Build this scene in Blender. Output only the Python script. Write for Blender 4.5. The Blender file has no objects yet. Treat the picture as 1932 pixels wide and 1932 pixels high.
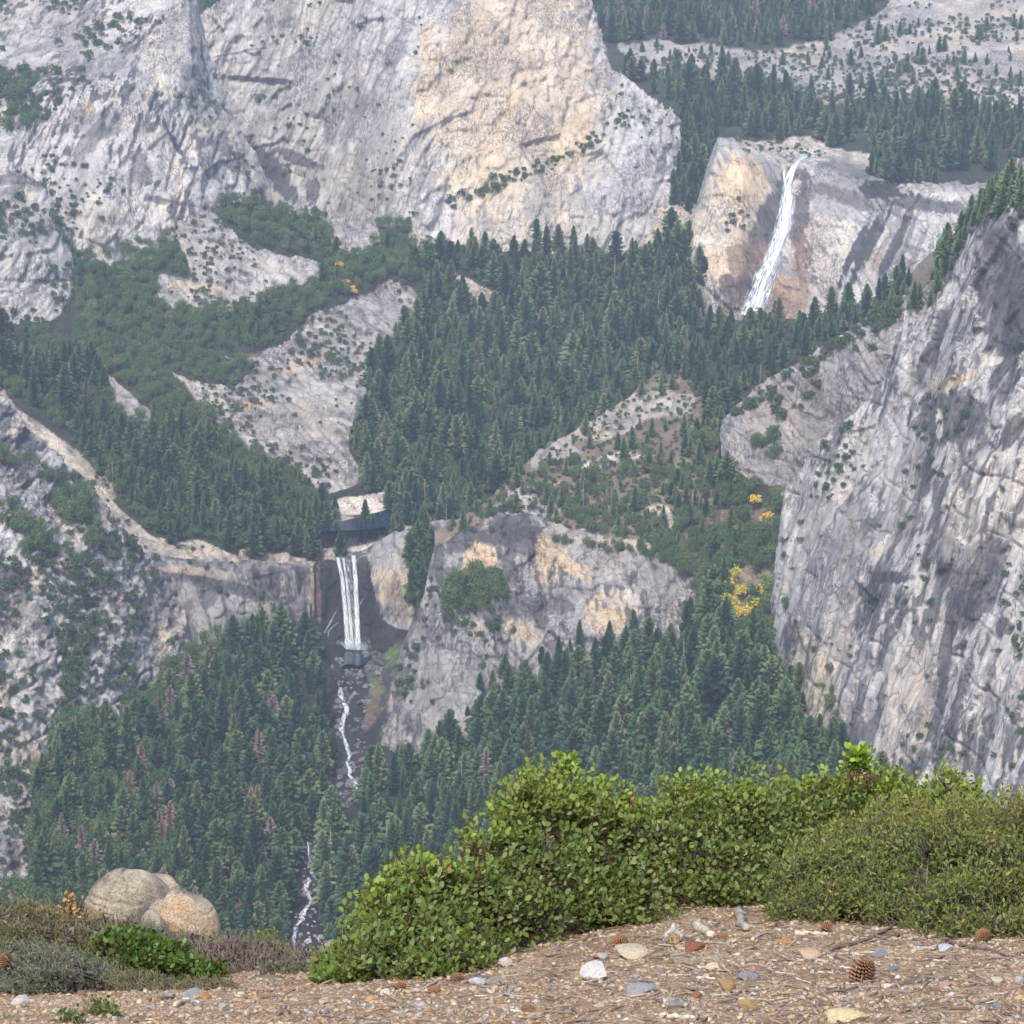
import bpy, math, random
import numpy as np
from mathutils import Vector, Matrix

# ------------------------------------------------------------------ camera, sky, sun, exposure
scene = bpy.context.scene
COL = scene.collection
FPX, CX = 5137.0, 966.0              # focal length and centre of a 1932 px wide frame
PITCH = math.radians(-15.0)
cam_d = bpy.data.cameras.new("camera")
cam_d.sensor_width = 36.0
cam_d.lens = 36.0 * FPX / 1932.0
cam_d.clip_start = 0.1
cam_d.clip_end = 20000
cam = bpy.data.objects.new("camera", cam_d)
COL.objects.link(cam)
cam.rotation_euler = (math.radians(90) + PITCH, 0, 0)
scene.camera = cam

SUN_EL, SUN_AZ = 52.0, 196.0          # azimuth of the sun, degrees clockwise from +Y
world = bpy.data.worlds.new("World")
scene.world = world
world.use_nodes = True
wn = world.node_tree
wn.nodes.clear()
wo = wn.nodes.new("ShaderNodeOutputWorld")
wb = wn.nodes.new("ShaderNodeBackground")
sk = wn.nodes.new("ShaderNodeTexSky")
sk.sky_type = 'NISHITA'
sk.sun_disc = False
sk.sun_elevation = math.radians(SUN_EL)
sk.sun_rotation = math.radians(SUN_AZ)
sk.altitude = 2000
sk.air_density = 0.7
sk.dust_density = 5.0
sk.ozone_density = 0.3
wb.inputs[1].default_value = 0.15
wn.links.new(sk.outputs[0], wb.inputs[0])
wn.links.new(wb.outputs[0], wo.inputs[0])

sun_d = bpy.data.lights.new("sun", 'SUN')
sun_d.energy = 2.0
sun_d.angle = math.radians(14)
sun_d.color = (1.0, 0.94, 0.86)
sun = bpy.data.objects.new("sun", sun_d)
COL.objects.link(sun)
az, el = math.radians(SUN_AZ), math.radians(SUN_EL)
sdir = Vector((math.sin(az) * math.cos(el), math.cos(az) * math.cos(el), math.sin(el)))
sun.rotation_euler = sdir.to_track_quat('Z', 'Y').to_euler()
sun.location = sdir * 100

scene.view_settings.view_transform = 'Standard'
scene.view_settings.look = 'None'
scene.view_settings.exposure = 1.42
scene.view_settings.gamma = 1.0
scene.render.engine = 'CYCLES'
scene.cycles.max_bounces = 5
scene.cycles.diffuse_bounces = 2
scene.cycles.glossy_bounces = 2
scene.cycles.transparent_max_bounces = 12
scene.cycles.volume_bounces = 0
scene.cycles.use_denoising = True

random.seed(7)
rng = np.random.default_rng(11)

# ------------------------------------------------------------------ projection helpers
sP, cP = math.sin(PITCH), math.cos(PITCH)
def unproj(u, v, d):
    """point seen at frame position (u, v) at depth d, world coordinates"""
    u = np.asarray(u, float); v = np.asarray(v, float); d = np.asarray(d, float)
    a = (u - CX) / FPX
    b = -(v - CX) / FPX
    return np.stack([a * d, (cP - b * sP) * d, (sP + b * cP) * d], -1)

def proj(p):
    p = np.asarray(p, float)
    d = p[..., 1] * cP + p[..., 2] * sP
    b = (-p[..., 1] * sP + p[..., 2] * cP) / d
    return CX + p[..., 0] / d * FPX, CX - b * FPX, d

# ------------------------------------------------------------------ noise
NT = 64
T1 = rng.random((NT, NT, NT)).astype(np.float32)
TJ = (rng.random((NT, NT, NT, 3)).astype(np.float32) - 0.5) * 0.86
TG = (rng.random((NT, NT, NT, 3)).astype(np.float32) - 0.5) * 2

def vnoise(q):
    f = np.floor(q).astype(np.int64)
    t = (q - f).astype(np.float32)
    t = t * t * (3 - 2 * t)
    x0, y0, z0 = (f[..., i] & 63 for i in range(3))
    x1, y1, z1 = (x0 + 1) & 63, (y0 + 1) & 63, (z0 + 1) & 63
    tx, ty, tz = t[..., 0], t[..., 1], t[..., 2]
    a = T1[x0, y0, z0] * (1 - tx) + T1[x1, y0, z0] * tx
    b = T1[x0, y1, z0] * (1 - tx) + T1[x1, y1, z0] * tx
    c = T1[x0, y0, z1] * (1 - tx) + T1[x1, y0, z1] * tx
    e = T1[x0, y1, z1] * (1 - tx) + T1[x1, y1, z1] * tx
    return ((a * (1 - ty) + b * ty) * (1 - tz) + (c * (1 - ty) + e * ty) * tz) * 2 - 1

def fbm(q, octv=4, gain=0.5):
    s, a, n = 0, 1.0, 0
    for i in range(octv):
        s = s + a * vnoise(q * (2.03 ** i) + 17.3 * i)
        n += a
        a *= gain
    return s / n

def chips(q, tilt=0.9, step=0.6, tone=False):
    """broken, faceted relief: every cell is its own tilted plane"""
    f = np.floor(q).astype(np.int64)
    best = np.full(q.shape[:-1], 1e9, np.float32)
    val = np.zeros(q.shape[:-1], np.float32)
    ton = np.zeros(q.shape[:-1], np.float32)
    for k in range(8):
        c = f + np.array([k & 1, (k >> 1) & 1, (k >> 2) & 1])
        i = (c[..., 0] & 63, c[..., 1] & 63, c[..., 2] & 63)
        d = (q - (c + TJ[i])).astype(np.float32)
        dd = (d * d).sum(-1)
        vv = (T1[i] * 2 - 1) * step + (d * TG[i]).sum(-1) * tilt
        m = dd < best
        best = np.where(m, dd, best)
        val = np.where(m, vv, val)
        if tone: ton = np.where(m, T1[i[2], i[0], i[1]] * 2 - 1, ton)
    return (val, ton) if tone else val

def sstep(a, b, x):
    t = np.clip((x - a) / (b - a), 0, 1)
    return t * t * (3 - 2 * t)

def inpoly(u, v, poly):
    u = np.asarray(u, float); v = np.asarray(v, float)
    r = np.zeros(u.shape, bool)
    n = len(poly)
    for i in range(n):
        x1, y1 = poly[i]
        x2, y2 = poly[(i + 1) % n]
        if y1 == y2:
            continue
        c = (y1 > v) != (y2 > v)
        r ^= c & (u < (x2 - x1) * (v - y1) / (y2 - y1) + x1)
    return r

# ------------------------------------------------------------------ object helpers
def tag(o, label=None, cat=None, group=None, kind=None):
    if label: o['label'] = label
    if cat: o['category'] = cat
    if group: o['group'] = group
    if kind: o['kind'] = kind
    return o

def mesh_np(name, V, F, mat, col=None, smooth=True, parent=None, link=True):
    """V (n,3), F (m,3|4) array or list of arrays with different widths"""
    V = np.asarray(V, np.float32).reshape(-1, 3)
    Fs = F if isinstance(F, list) else [F]
    Fs = [np.asarray(f, np.int32) for f in Fs if len(f)]
    me = bpy.data.meshes.new(name)
    me.vertices.add(len(V))
    me.vertices.foreach_set("co", V.ravel())
    nl = sum(f.size for f in Fs)
    npol = sum(len(f) for f in Fs)
    me.loops.add(nl)
    me.polygons.add(npol)
    me.loops.foreach_set("vertex_index", np.concatenate([f.ravel() for f in Fs]))
    tot = np.concatenate([np.full(len(f), f.shape[1], np.int32) for f in Fs])
    st = np.concatenate([[0], np.cumsum(tot)[:-1]]).astype(np.int32)
    me.polygons.foreach_set("loop_start", st)
    me.polygons.foreach_set("loop_total", tot)
    if smooth:
        me.polygons.foreach_set("use_smooth", np.ones(npol, bool))
    if col is not None:
        a = me.attributes.new("tone", 'FLOAT_COLOR', 'POINT')
        c = np.ones((len(V), 4), np.float32)
        c[:, :3] = col
        a.data.foreach_set("color", c.ravel())
    me.update(calc_edges=True)
    for m in (mat if isinstance(mat, (list, tuple)) else [mat]):
        me.materials.append(m)
    if not link:
        return me
    o = bpy.data.objects.new(name, me)
    COL.objects.link(o)
    if parent: o.parent = parent
    return o

def newmat(name):
    m = bpy.data.materials.new(name)
    m.use_nodes = True
    nt = m.node_tree
    nt.nodes.clear()
    out = nt.nodes.new("ShaderNodeOutputMaterial")
    b = nt.nodes.new("ShaderNodeBsdfPrincipled")
    b.inputs["Specular IOR Level"].default_value = 0.25
    b.inputs["Roughness"].default_value = 0.85
    nt.links.new(b.outputs[0], out.inputs[0])
    return m, nt, b

def nd(nt, t, **kw):
    n = nt.nodes.new(t)
    for k, v in kw.items():
        setattr(n, k, v)
    return n

def mapped(nt, scale=(1, 1, 1), rot=(0, 0, 0)):
    g = nd(nt, "ShaderNodeTexCoord")
    mp = nd(nt, "ShaderNodeMapping")
    mp.inputs["Scale"].default_value = scale
    mp.inputs["Rotation"].default_value = rot
    nt.links.new(g.outputs["Object"], mp.inputs["Vector"])
    return mp.outputs["Vector"]

def noise(nt, vec, scale, detail=4, rough=0.55):
    n = nd(nt, "ShaderNodeTexNoise")
    n.inputs["Scale"].default_value = scale
    n.inputs["Detail"].default_value = detail
    n.inputs["Roughness"].default_value = rough
    nt.links.new(vec, n.inputs["Vector"])
    return n.outputs["Fac"]

def ramp(nt, fac, stops):
    r = nd(nt, "ShaderNodeValToRGB")
    e = r.color_ramp.elements
    while len(e) < len(stops): e.new(0.5)
    for i, (p, c) in enumerate(stops):
        e[i].position = p
        e[i].color = (*c, 1) if len(c) == 3 else c
    nt.links.new(fac, r.inputs["Fac"])
    return r.outputs["Color"]

def mixc(nt, mode, fac, a, b):
    m = nd(nt, "ShaderNodeMix", data_type='RGBA', blend_type=mode)
    if isinstance(fac, (int, float)): m.inputs[0].default_value = fac
    else: nt.links.new(fac, m.inputs[0])
    for s, x in ((6, a), (7, b)):
        if isinstance(x, tuple): m.inputs[s].default_value = (*x, 1)
        else: nt.links.new(x, m.inputs[s])
    return m.outputs[2]

# ------------------------------------------------------------------ rock material (far granite)
def rock_material(name, s=1.0, bump=1.0):
    m, nt, b = newmat(name)
    at = nd(nt, "ShaderNodeAttribute", attribute_name="tone")
    vec = mapped(nt, (1, 1, 0.28), (0.22, 0.35, 0.1))
    iso = mapped(nt)
    f1 = noise(nt, vec, 0.30 * s, 6, 0.68)
    f2 = noise(nt, iso, 0.9 * s, 2, 0.6)
    c = mixc(nt, 'MULTIPLY', 1.0, at.outputs["Color"], ramp(nt, f1, [(0.33, (0.48, 0.48, 0.51)), (0.41, (0.92, 0.92, 0.93)), (0.60, (1.04, 1.04, 1.03)), (0.70, (1.18, 1.17, 1.15))]))
    c = mixc(nt, 'MULTIPLY', 1.0, c, ramp(nt, f2, [(0.30, (0.88, 0.88, 0.89)), (0.68, (1.09, 1.09, 1.08))]))
    # rain streaks running down the face
    sv = mapped(nt, (0.42, 0.42, 0.022))
    sf = noise(nt, sv, 1.0 * s, 3, 0.6)
    mk = noise(nt, iso, 0.016 * s, 3, 0.6)
    sc1 = ramp(nt, sf, [(0.45, (1, 1, 1)), (0.54, (0.40, 0.40, 0.44))])
    c = mixc(nt, 'MULTIPLY', ramp(nt, mk, [(0.47, (0, 0, 0)), (0.60, (0.85, 0.85, 0.85))]), c, sc1)
    # joints
    nv = nd(nt, "ShaderNodeTexNoise"); nv.inputs["Scale"].default_value = 0.05 * s; nv.inputs["Detail"].default_value = 5
    nt.links.new(vec, nv.inputs["Vector"])
    for vs, amt, wd in ((0.028, 30, 0.016), (0.075, 12, 0.024)):
        wv = nd(nt, "ShaderNodeVectorMath", operation='MULTIPLY_ADD')
        nt.links.new(nv.outputs["Color"], wv.inputs[0]); wv.inputs[1].default_value = (amt / s,) * 3; nt.links.new(vec, wv.inputs[2])
        vo = nd(nt, "ShaderNodeTexVoronoi", feature='DISTANCE_TO_EDGE')
        vo.inputs["Scale"].default_value = vs * s
        nt.links.new(wv.outputs[0], vo.inputs["Vector"])
        crack = ramp(nt, vo.outputs["Distance"], [(0.0, (0.30, 0.30, 0.33)), (wd, (1, 1, 1))])
        c = mixc(nt, 'MULTIPLY', 0.85, c, crack)
    nt.links.new(c, b.inputs["Base Color"])
    bp = nd(nt, "ShaderNodeBump")
    bp.inputs["Strength"].default_value = 0.9
    bp.inputs["Distance"].default_value = 2.2 * bump / s
    ad = nd(nt, "ShaderNodeMath", operation='MULTIPLY_ADD')
    nt.links.new(f2, ad.inputs[0]); ad.inputs[1].default_value = 0.35; nt.links.new(f1, ad.inputs[2])
    nt.links.new(ad.outputs[0], bp.inputs["Height"])
    nt.links.new(bp.outputs[0], b.inputs["Normal"])
    b.inputs["Roughness"].default_value = 0.9
    return m
M_ROCK = rock_material("granite")

# ------------------------------------------------------------------ terrain layers
LAY = {}
PAL = dict(
    gray=(0.29, 0.275, 0.26), light=(0.41, 0.385, 0.355), dark=(0.055, 0.053, 0.058),
    tan=(0.56, 0.43, 0.27), orange=(0.48, 0.30, 0.15), slab=(0.36, 0.33, 0.30), talus=(0.42, 0.36, 0.29),
    soil=(0.20, 0.155, 0.11), floor=(0.038, 0.044, 0.026), wet=(0.034, 0.031, 0.034), brown=(0.20, 0.13, 0.10),
    grass=(0.09, 0.15, 0.035), cream=(0.56, 0.44, 0.30), water=(0.01, 0.025, 0.04), pale=(0.56, 0.50, 0.41))
PAL = {k: np.array(v, np.float32) for k, v in PAL.items()}

def layer(name, cols, step, base, zones=(), blobs=(), relief=9.0, shear=0.35, elong=2.2, tan=0.25, streak=0.5,
          chip=(55, 17), back=((30, -16), (110, -66), (260, -190), (480, -400)), smooth_u=12, kind='structure', label=None, darkv=0.5):
    cols = dict(cols)
    if min(cols) <= -50: cols[-360] = cols[min(cols)]              # carry on past the edges of the view
    if max(cols) >= 2000: cols[2340] = cols[max(cols)]
    us = sorted(cols)
    K = len(cols[us[0]])
    u = np.arange(us[0], us[-1] + step, step, float)
    kv = np.stack([np.interp(u, us, [cols[a][k][0] for a in us]) for k in range(K)])
    kd = np.stack([np.interp(u, us, [cols[a][k][1] for a in us]) for k in range(K)])
    w = max(1, int(smooth_u / step)) * 2 + 1                       # soften the kinks between key columns
    ker = np.hanning(w + 2)[1:-1]; ker /= ker.sum()
    for k in range(K):
        kd[k] = np.convolve(np.pad(kd[k], w // 2, mode='edge'), ker, 'valid')
        if k < K - 1:
            kv[k] = np.convolve(np.pad(kv[k], w // 2, mode='edge'), ker, 'valid')
    kv[-1] += fbm(np.stack([u / 22, u * 0, u * 0 + len(name)], -1), 4, 0.65) * 9.0
    vb, vt = kv[0], kv[-1]
    rows_v = np.arange(np.max(vb), np.min(vt) - step, -step)
    nr = len(rows_v)
    Vraw = np.repeat(rows_v[:, None], len(u), 1)
    V = np.maximum(Vraw, vt[None])                                 # rows past the crest turn over behind it
    over = V - Vraw
    D = np.empty_like(V)
    for j in range(len(u)):
        D[:, j] = np.interp(-V[:, j], -kv[:, j], kd[:, j])
    for _ in range(3):                                             # and along the profile
        wd = max(3, nr // 40) | 1
        pad = np.pad(D, ((wd // 2, wd // 2), (0, 0)), mode='edge')
        cs = np.cumsum(np.vstack([np.zeros((1, D.shape[1])), pad]), 0)
        D = (cs[wd:] - cs[:-wd]) / wd
    U = np.repeat(u[None], nr, 0)
    P = unproj(U, V, D)
    bh = P.copy(); bh[..., 2] = 0; bh /= np.linalg.norm(bh, axis=-1, keepdims=True)
    bd = np.minimum(over * 1.6, 500)[..., None]
    P = P + bh * bd - np.array([0, 0, 1.0]) * bd * (0.62 + 0.35 * np.clip(bd / 120, 0, 1))
    # zones and colours, decided on the surface with ragged edges
    wob = 12 * fbm(P / 45.0, 3)
    wob2 = 12 * fbm(P / 45.0 + 31.7, 3)
    zone = np.full(U.shape, 0)
    names = [base]
    for z, poly in zones:
        if z not in names: names.append(z)
        zone[inpoly(U + wob, V + wob2, poly)] = names.index(z)
    rocky = np.isin(zone, [i for i, n in enumerate(names) if n in ROCKY]).astype(np.float32)
    amp = (0.25 + 0.75 * rocky) * relief
    if 'pale' in names: amp = np.where(zone == names.index('pale'), 0.3 * relief, amp)
    # relief
    dPu = np.gradient(P, axis=1); dPv = np.gradient(P, axis=0)
    N = np.cross(dPu, dPv); N /= np.linalg.norm(N, axis=-1, keepdims=True) + 1e-9
    N *= np.sign((N * -P).sum(-1, keepdims=True))
    out = -P / np.linalg.norm(P, axis=-1, keepdims=True)
    N = N * (over[..., None] <= 0) * 0.35 + out * 0.8              # relief stands mostly outwards, so steep flanks do not fold over
    q = P.copy()
    q[..., 0] = P[..., 0] + shear * P[..., 2] + 10 * fbm(P / 60.0 + 5, 2)
    q[..., 1] = P[..., 1] * 0.8
    q[..., 2] = P[..., 2] / elong
    h = 1.5 * fbm(q / 130.0, 3)
    h = h + 0.62 * chips(q / chip[0], 0.7)
    hc, tn = chips(q / chip[1] + 9.1, tone=True)
    h = h + 0.36 * hc
    if step <= 3:
        hc, tn2 = chips(q / (chip[1] * 0.4) + 3.3, tone=True)
        h = h + 0.22 * hc
        tn = tn + 0.8 * tn2
    w1 = (P[..., 0] + shear * P[..., 2] + 16 * fbm(P / 80.0 + 2, 2)) / 15.0
    g1 = (1 - sstep(0.0, 0.17, np.abs(w1 - np.round(w1)))) * sstep(-0.05, 0.1, fbm(q / 42.0 + 50, 3))
    w2 = (P[..., 2] + 0.25 * P[..., 0] + 26 * fbm(P / 110.0 + 6, 3)) / 34.0
    g2 = (1 - sstep(0.0, 0.035, np.abs(w2 - np.round(w2)))) * sstep(0.0, 0.12, fbm(P / 60.0 + 90, 3))
    h = h - 0.16 * g1 - 0.30 * g2 + 0.28 * (w2 - np.round(w2)) * sstep(0.0, 0.3, fbm(P / 90.0 + 61, 2))
    gul = 0.04 + np.abs(fbm(np.stack([q[..., 0] / 40, q[..., 1] / 40, q[..., 2] / 260], -1), 2))
    h = h - 0.55 * (1 - sstep(0.0, 0.14, gul))
    edge = np.exp(-over / 25.0)[..., None]
    h = h * np.ones(U.shape)
    for ax in (0, 1, 1):
        hp_ = np.pad(h, [(1, 1) if k == ax else (0, 0) for k in range(2)], mode='edge')
        h = (0.25 * hp_[:-2] + 0.5 * hp_[1:-1] + 0.25 * hp_[2:]) if ax == 0 else (0.25 * hp_[:, :-2] + 0.5 * hp_[:, 1:-1] + 0.25 * hp_[:, 2:])
    P = P + N * (h * amp * 1.2)[..., None] * edge
    # colours
    C = np.zeros(P.shape, np.float32)
    n1 = fbm(q / 75.0 + 40, 4)[..., None]
    n2 = fbm(P / 22.0 + 11, 3)[..., None]
    st = fbm(np.stack([(P[..., 0] + shear * P[..., 2] + 4 * n2[..., 0]) / 5.0, P[..., 1] / 9, P[..., 2] / 80], -1), 3)
    stm = sstep(0.0, 0.12, fbm(q / 45.0 + 77, 4) + 0.16)
    for i, n in enumerate(names):
        c = PAL[n] if n in PAL else PAL['gray']
        cc = np.broadcast_to(c, P.shape).astype(np.float32)
        if n in ROCKY and n not in ('wet',):
            cc = cc * (1 + 0.28 * n1 + 0.16 * n2 + 0.11 * tn[..., None])
            cc = cc * (1 - 0.5 * np.maximum(g1, g2))[..., None]
            tm = sstep(0.10, 0.20, fbm(q / 40.0 + 120, 5)) * tan
            cc = cc * (1 - tm[..., None]) + PAL['tan'] * tm[..., None] * (1 + 0.3 * n2)
            dm = sstep(0.05, 0.16, st) * stm * streak
            cc = cc * (1 - dm[..., None]) + PAL['dark'] * dm[..., None]
            dk = sstep(0.17, 0.27, fbm(q / 30.0 + 220, 5) + 0.05 * tn) * darkv
            cc = cc * (1 - dk[..., None]) + PAL['dark'] * 1.2 * dk[..., None]
        elif n == 'grass':
            gm = sstep(-0.1, 0.1, fbm(P / 9.0 + 3, 3))[..., None]
            cc = (PAL['wet'] * 1.8) * (1 - gm) + cc * gm * (1 + 0.5 * n2)
        else:
            cc = cc * (1 + 0.5 * n2)
        C = np.where((zone == i)[..., None], cc, C)
    for (bu, bv, ru, rv, rot, cn, s) in blobs:
        cr, sr = math.cos(math.radians(rot)), math.sin(math.radians(rot))
        du, dv = U - bu + wob * 0.9 * min(1, ru / 30), V - bv + wob2 * 0.9 * min(1, rv / 30)
        a, b2 = (du * cr + dv * sr) / ru, (-du * sr + dv * cr) / rv
        stf = fbm(np.stack([(P[..., 0] + shear * P[..., 2]) / 2.8, P[..., 1] / 8 + 7, P[..., 2] / 45 + bu], -1), 2)
        mk = (1 - sstep(0.80, 1.0, np.sqrt(a * a + b2 * b2) + 0.45 * n1[..., 0] + 0.55 * st + 0.06 * tn)) * s
        if cn in ('tan', 'pale', 'orange', 'light', 'slab') and min(ru, rv) > 9: mk = mk * (1 - 0.85 * sstep(0.10, 0.22, stf) * sstep(-0.15, 0.1, fbm(q / 25.0 + bu, 2)))
        tgt = PAL[cn] * (1 + 0.35 * n2 + 0.2 * n1)
        C = C * (1 - mk[..., None]) + tgt * mk[..., None]
    C = np.clip(C, 0.008, 0.75)
    # the far side, falling away behind the crest
    rows, crow = [P], [C]
    top = P[-1]
    hd = top.copy(); hd[:, 2] = 0; hd /= np.linalg.norm(hd, axis=1, keepdims=True)
    for dd, dz in back:
        r = top + hd * dd; r[:, 2] += dz
        rows.append(r[None]); crow.append(C[-1:][:])
    G = np.concatenate(rows); CC = np.concatenate(crow)
    R, Q = G.shape[:2]
    idx = np.arange(R * Q).reshape(R, Q)
    F = np.stack([idx[:-1, :-1], idx[:-1, 1:], idx[1:, 1:], idx[1:, :-1]], -1).reshape(-1, 4)
    o = mesh_np(name, G, F, M_ROCK, CC.reshape(-1, 3))
    tag(o, label, None, None, kind)
    LAY[name] = dict(u=u, vb=vb, vt=vt, v0=rows_v[0], step=step, P=P, obj=o, zone=zone, names=names)
    return o

def on_layer(name, uu, vv):
    """world points of the (relieved) surface at frame positions, plus validity and zone"""
    L = LAY[name]
    uu = np.asarray(uu, float); vv = np.asarray(vv, float)
    fu = np.clip((uu - L['u'][0]) / (L['u'][1] - L['u'][0]), 0, len(L['u']) - 1.001)
    j = fu.astype(int); a = fu - j
    vb = L['vb'][j] * (1 - a) + L['vb'][j + 1] * a
    vt = L['vt'][j] * (1 - a) + L['vt'][j + 1] * a
    nr = L['P'].shape[0]
    ok = (vv < vb) & (vv > vt) & (uu >= L['u'][0]) & (uu <= L['u'][-1])
    ft = np.clip((L['v0'] - np.maximum(vv, vt + 0.5 * L['step'])) / L['step'], 0, nr - 1.001)
    i = ft.astype(int); b = (ft - i)[..., None]; a = a[..., None]
    P = L['P']
    p = (P[i, j] * (1 - a) + P[i, j + 1] * a) * (1 - b) + (P[i + 1, j] * (1 - a) + P[i + 1, j + 1] * a) * b
    return p, ok, L['zone'][i, j]

ROCKY = {'gray', 'light', 'dark', 'tan', 'slab', 'talus', 'wet', 'pale', 'brown'}

# -- far hillside above the upper fall
layer('far_hill', {
    300: [(330, 3900), (180, 4000), (60, 4150), (-130, 4700)],
    1100: [(330, 3560), (190, 3650), (85, 3800), (-130, 4500)],
    1250: [(330, 3480), (200, 3600), (90, 3800), (-130, 4500)],
    1500: [(320, 3430), (200, 3620), (90, 3850), (-130, 4500)],
    1700: [(360, 3360), (210, 3560), (100, 3750), (-130, 4300)],
    2040: [(400, 3250), (220, 3500), (100, 3650), (-130, 4100)]},
    4, 'floor', relief=10, chip=(60, 22), tan=0.3, streak=0.2, elong=1.0, shear=1.6, darkv=0.3,
    zones=[('slab', [(1160, 88), (1300, 78), (1440, 92), (1560, 78), (1650, 30), (1740, -60), (2050, -140), (2050, 250), (1900, 205), (1760, 190),
                     (1650, 185), (1570, 200), (1500, 165), (1420, 150), (1300, 160), (1190, 120)]),
           ('pale', [(1370, 262), (1520, 262), (1650, 290), (1650, 330), (1470, 330)])],
    blobs=[(1820, 40, 60, 60, 30, 'talus', 0.7), (1650, 140, 70, 30, -25, 'gray', 0.9), (1890, 155, 60, 12, -5, 'dark', 0.6), (1230, 95, 50, 18, 0, 'gray', 0.8)])

# -- great dome
layer('granite_dome', {
    370: [(520, 3420), (300, 3500), (150, 3520), (40, 3530)],
    380: [(520, 3410), (300, 3490), (150, 3520), (26, 3530)],
    423: [(520, 3390), (300, 3480), (150, 3520), (0, 3540)],
    520: [(520, 3370), (330, 3450), (150, 3500), (-60, 3560)],
    600: [(520, 3330), (350, 3400), (150, 3450), (-90, 3530)],
    700: [(520, 3260), (380, 3290), (150, 3350), (-110, 3460)],
    760: [(530, 3215), (380, 3235), (150, 3300), (-120, 3420)],
    800: [(540, 3185), (400, 3215), (150, 3290), (-120, 3400)],
    950: [(540, 3165), (420, 3200), (180, 3280), (-110, 3390)],
    1080: [(540, 3170), (400, 3215), (180, 3300), (-60, 3400)],
    1118: [(540, 3180), (380, 3230), (180, 3310), (0, 3385)],
    1150: [(540, 3185), (360, 3240), (220, 3300), (118, 3350)],
    1156: [(540, 3185), (350, 3245), (230, 3295), (130, 3350)],
    1181: [(540, 3190), (350, 3250), (240, 3290), (141, 3340)],
    1223: [(540, 3190), (360, 3250), (260, 3290), (178, 3335)],
    1268: [(540, 3195), (400, 3250), (300, 3290), (206, 3330)],
    1286: [(540, 3200), (430, 3260), (330, 3295), (226, 3330)],
    1292: [(540, 3200), (470, 3265), (400, 3290), (330, 3320)]},
    2, 'light', relief=9.5, tan=0.15, streak=0.30, shear=-0.35, elong=2.2, darkv=0.35,
    blobs=[(800, 150, 26, 120, 4, 'tan', 0.75), (935, 260, 15, 180, 22, 'tan', 0.8), (970, 190, 190, 260, 4, 'cream', 0.62),
           (880, 330, 100, 70, -10, 'tan', 0.3), (1075, 270, 45, 50, 10, 'tan', 0.6), (1095, 225, 12, 80, 10, 'tan', 0.6),
           (1000, 440, 190, 40, -5, 'pale', 0.55), (1180, 330, 80, 90, 0, 'light', 0.6), (700, 300, 30, 120, 5, 'gray', 0.5),
           (515, 325, 80, 20, 52, 'dark', 0.9), (556, 298, 56, 12, 22, 'dark', 0.85), (590, 360, 34, 16, 75, 'dark', 0.8), (470, 148, 75, 7, 6, 'wet', 0.9), (480, 148, 70, 4, 4, 'dark', 0.9), (450, 100, 60, 3, -12, 'dark', 0.7),  # slanting dark blobs paint in the shade of the recess under the overhang
           (1010, 385, 30, 40, 0, 'gray', 0.6), (1100, 385, 40, 20, 0, 'gray', 0.6)])

# -- upper left cliff
layer('left_cliff', {
    -60: [(520, 3020), (350, 3060), (180, 3110), (-80, 3420)],
    120: [(510, 3000), (350, 3040), (170, 3090), (-80, 3380)],
    210: [(500, 3010), (340, 3045), (165, 3090), (-80, 3330)],
    300: [(500, 3030), (330, 3060), (150, 3090), (-70, 3250)],
    355: [(500, 3050), (330, 3080), (150, 3110), (-60, 3220)],
    368: [(500, 3060), (330, 3090), (150, 3125), (-20, 3220)],
    376: [(500, 3065), (330, 3095), (170, 3130), (20, 3210)],
    395: [(500, 3080), (360, 3110), (220, 3150), (105, 3200)],
    437: [(500, 3100), (400, 3130), (300, 3160), (217, 3200)],
    485: [(500, 3130), (430, 3150), (350, 3180), (290, 3210)],
    507: [(500, 3140), (460, 3160), (400, 3190), (350, 3220)],
    535: [(510, 3150), (480, 3170), (450, 3190), (416, 3210)],
    600: [(520, 3160), (490, 3180), (460, 3195), (440, 3210)]},
    2, 'light', relief=7.5, tan=0.25, streak=0.85, shear=-0.30, elong=3.2, darkv=0.6,
    blobs=[(312, 150, 24, 28, 0, 'pale', 0.95), (325, 185, 12, 24, -15, 'pale', 0.8), (325, 300, 26, 80, -25, 'pale', 0.7), (335, 275, 7, 42, -35, 'dark', 0.9),
           (170, 210, 14, 26, -20, 'tan', 0.5), (180, 235, 60, 30, 0, 'dark', 0.45), (130, 380, 80, 80, 0, 'light', 0.6), (230, 400, 110, 45, 0, 'pale', 0.45), (300, 378, 40, 10, 10, 'dark', 0.7),
           (80, 60, 90, 60, 0, 'slab', 0.5), (190, 110, 90, 50, 0, 'gray', 0.6), (340, 60, 40, 90, 0, 'gray', 0.5)])

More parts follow.
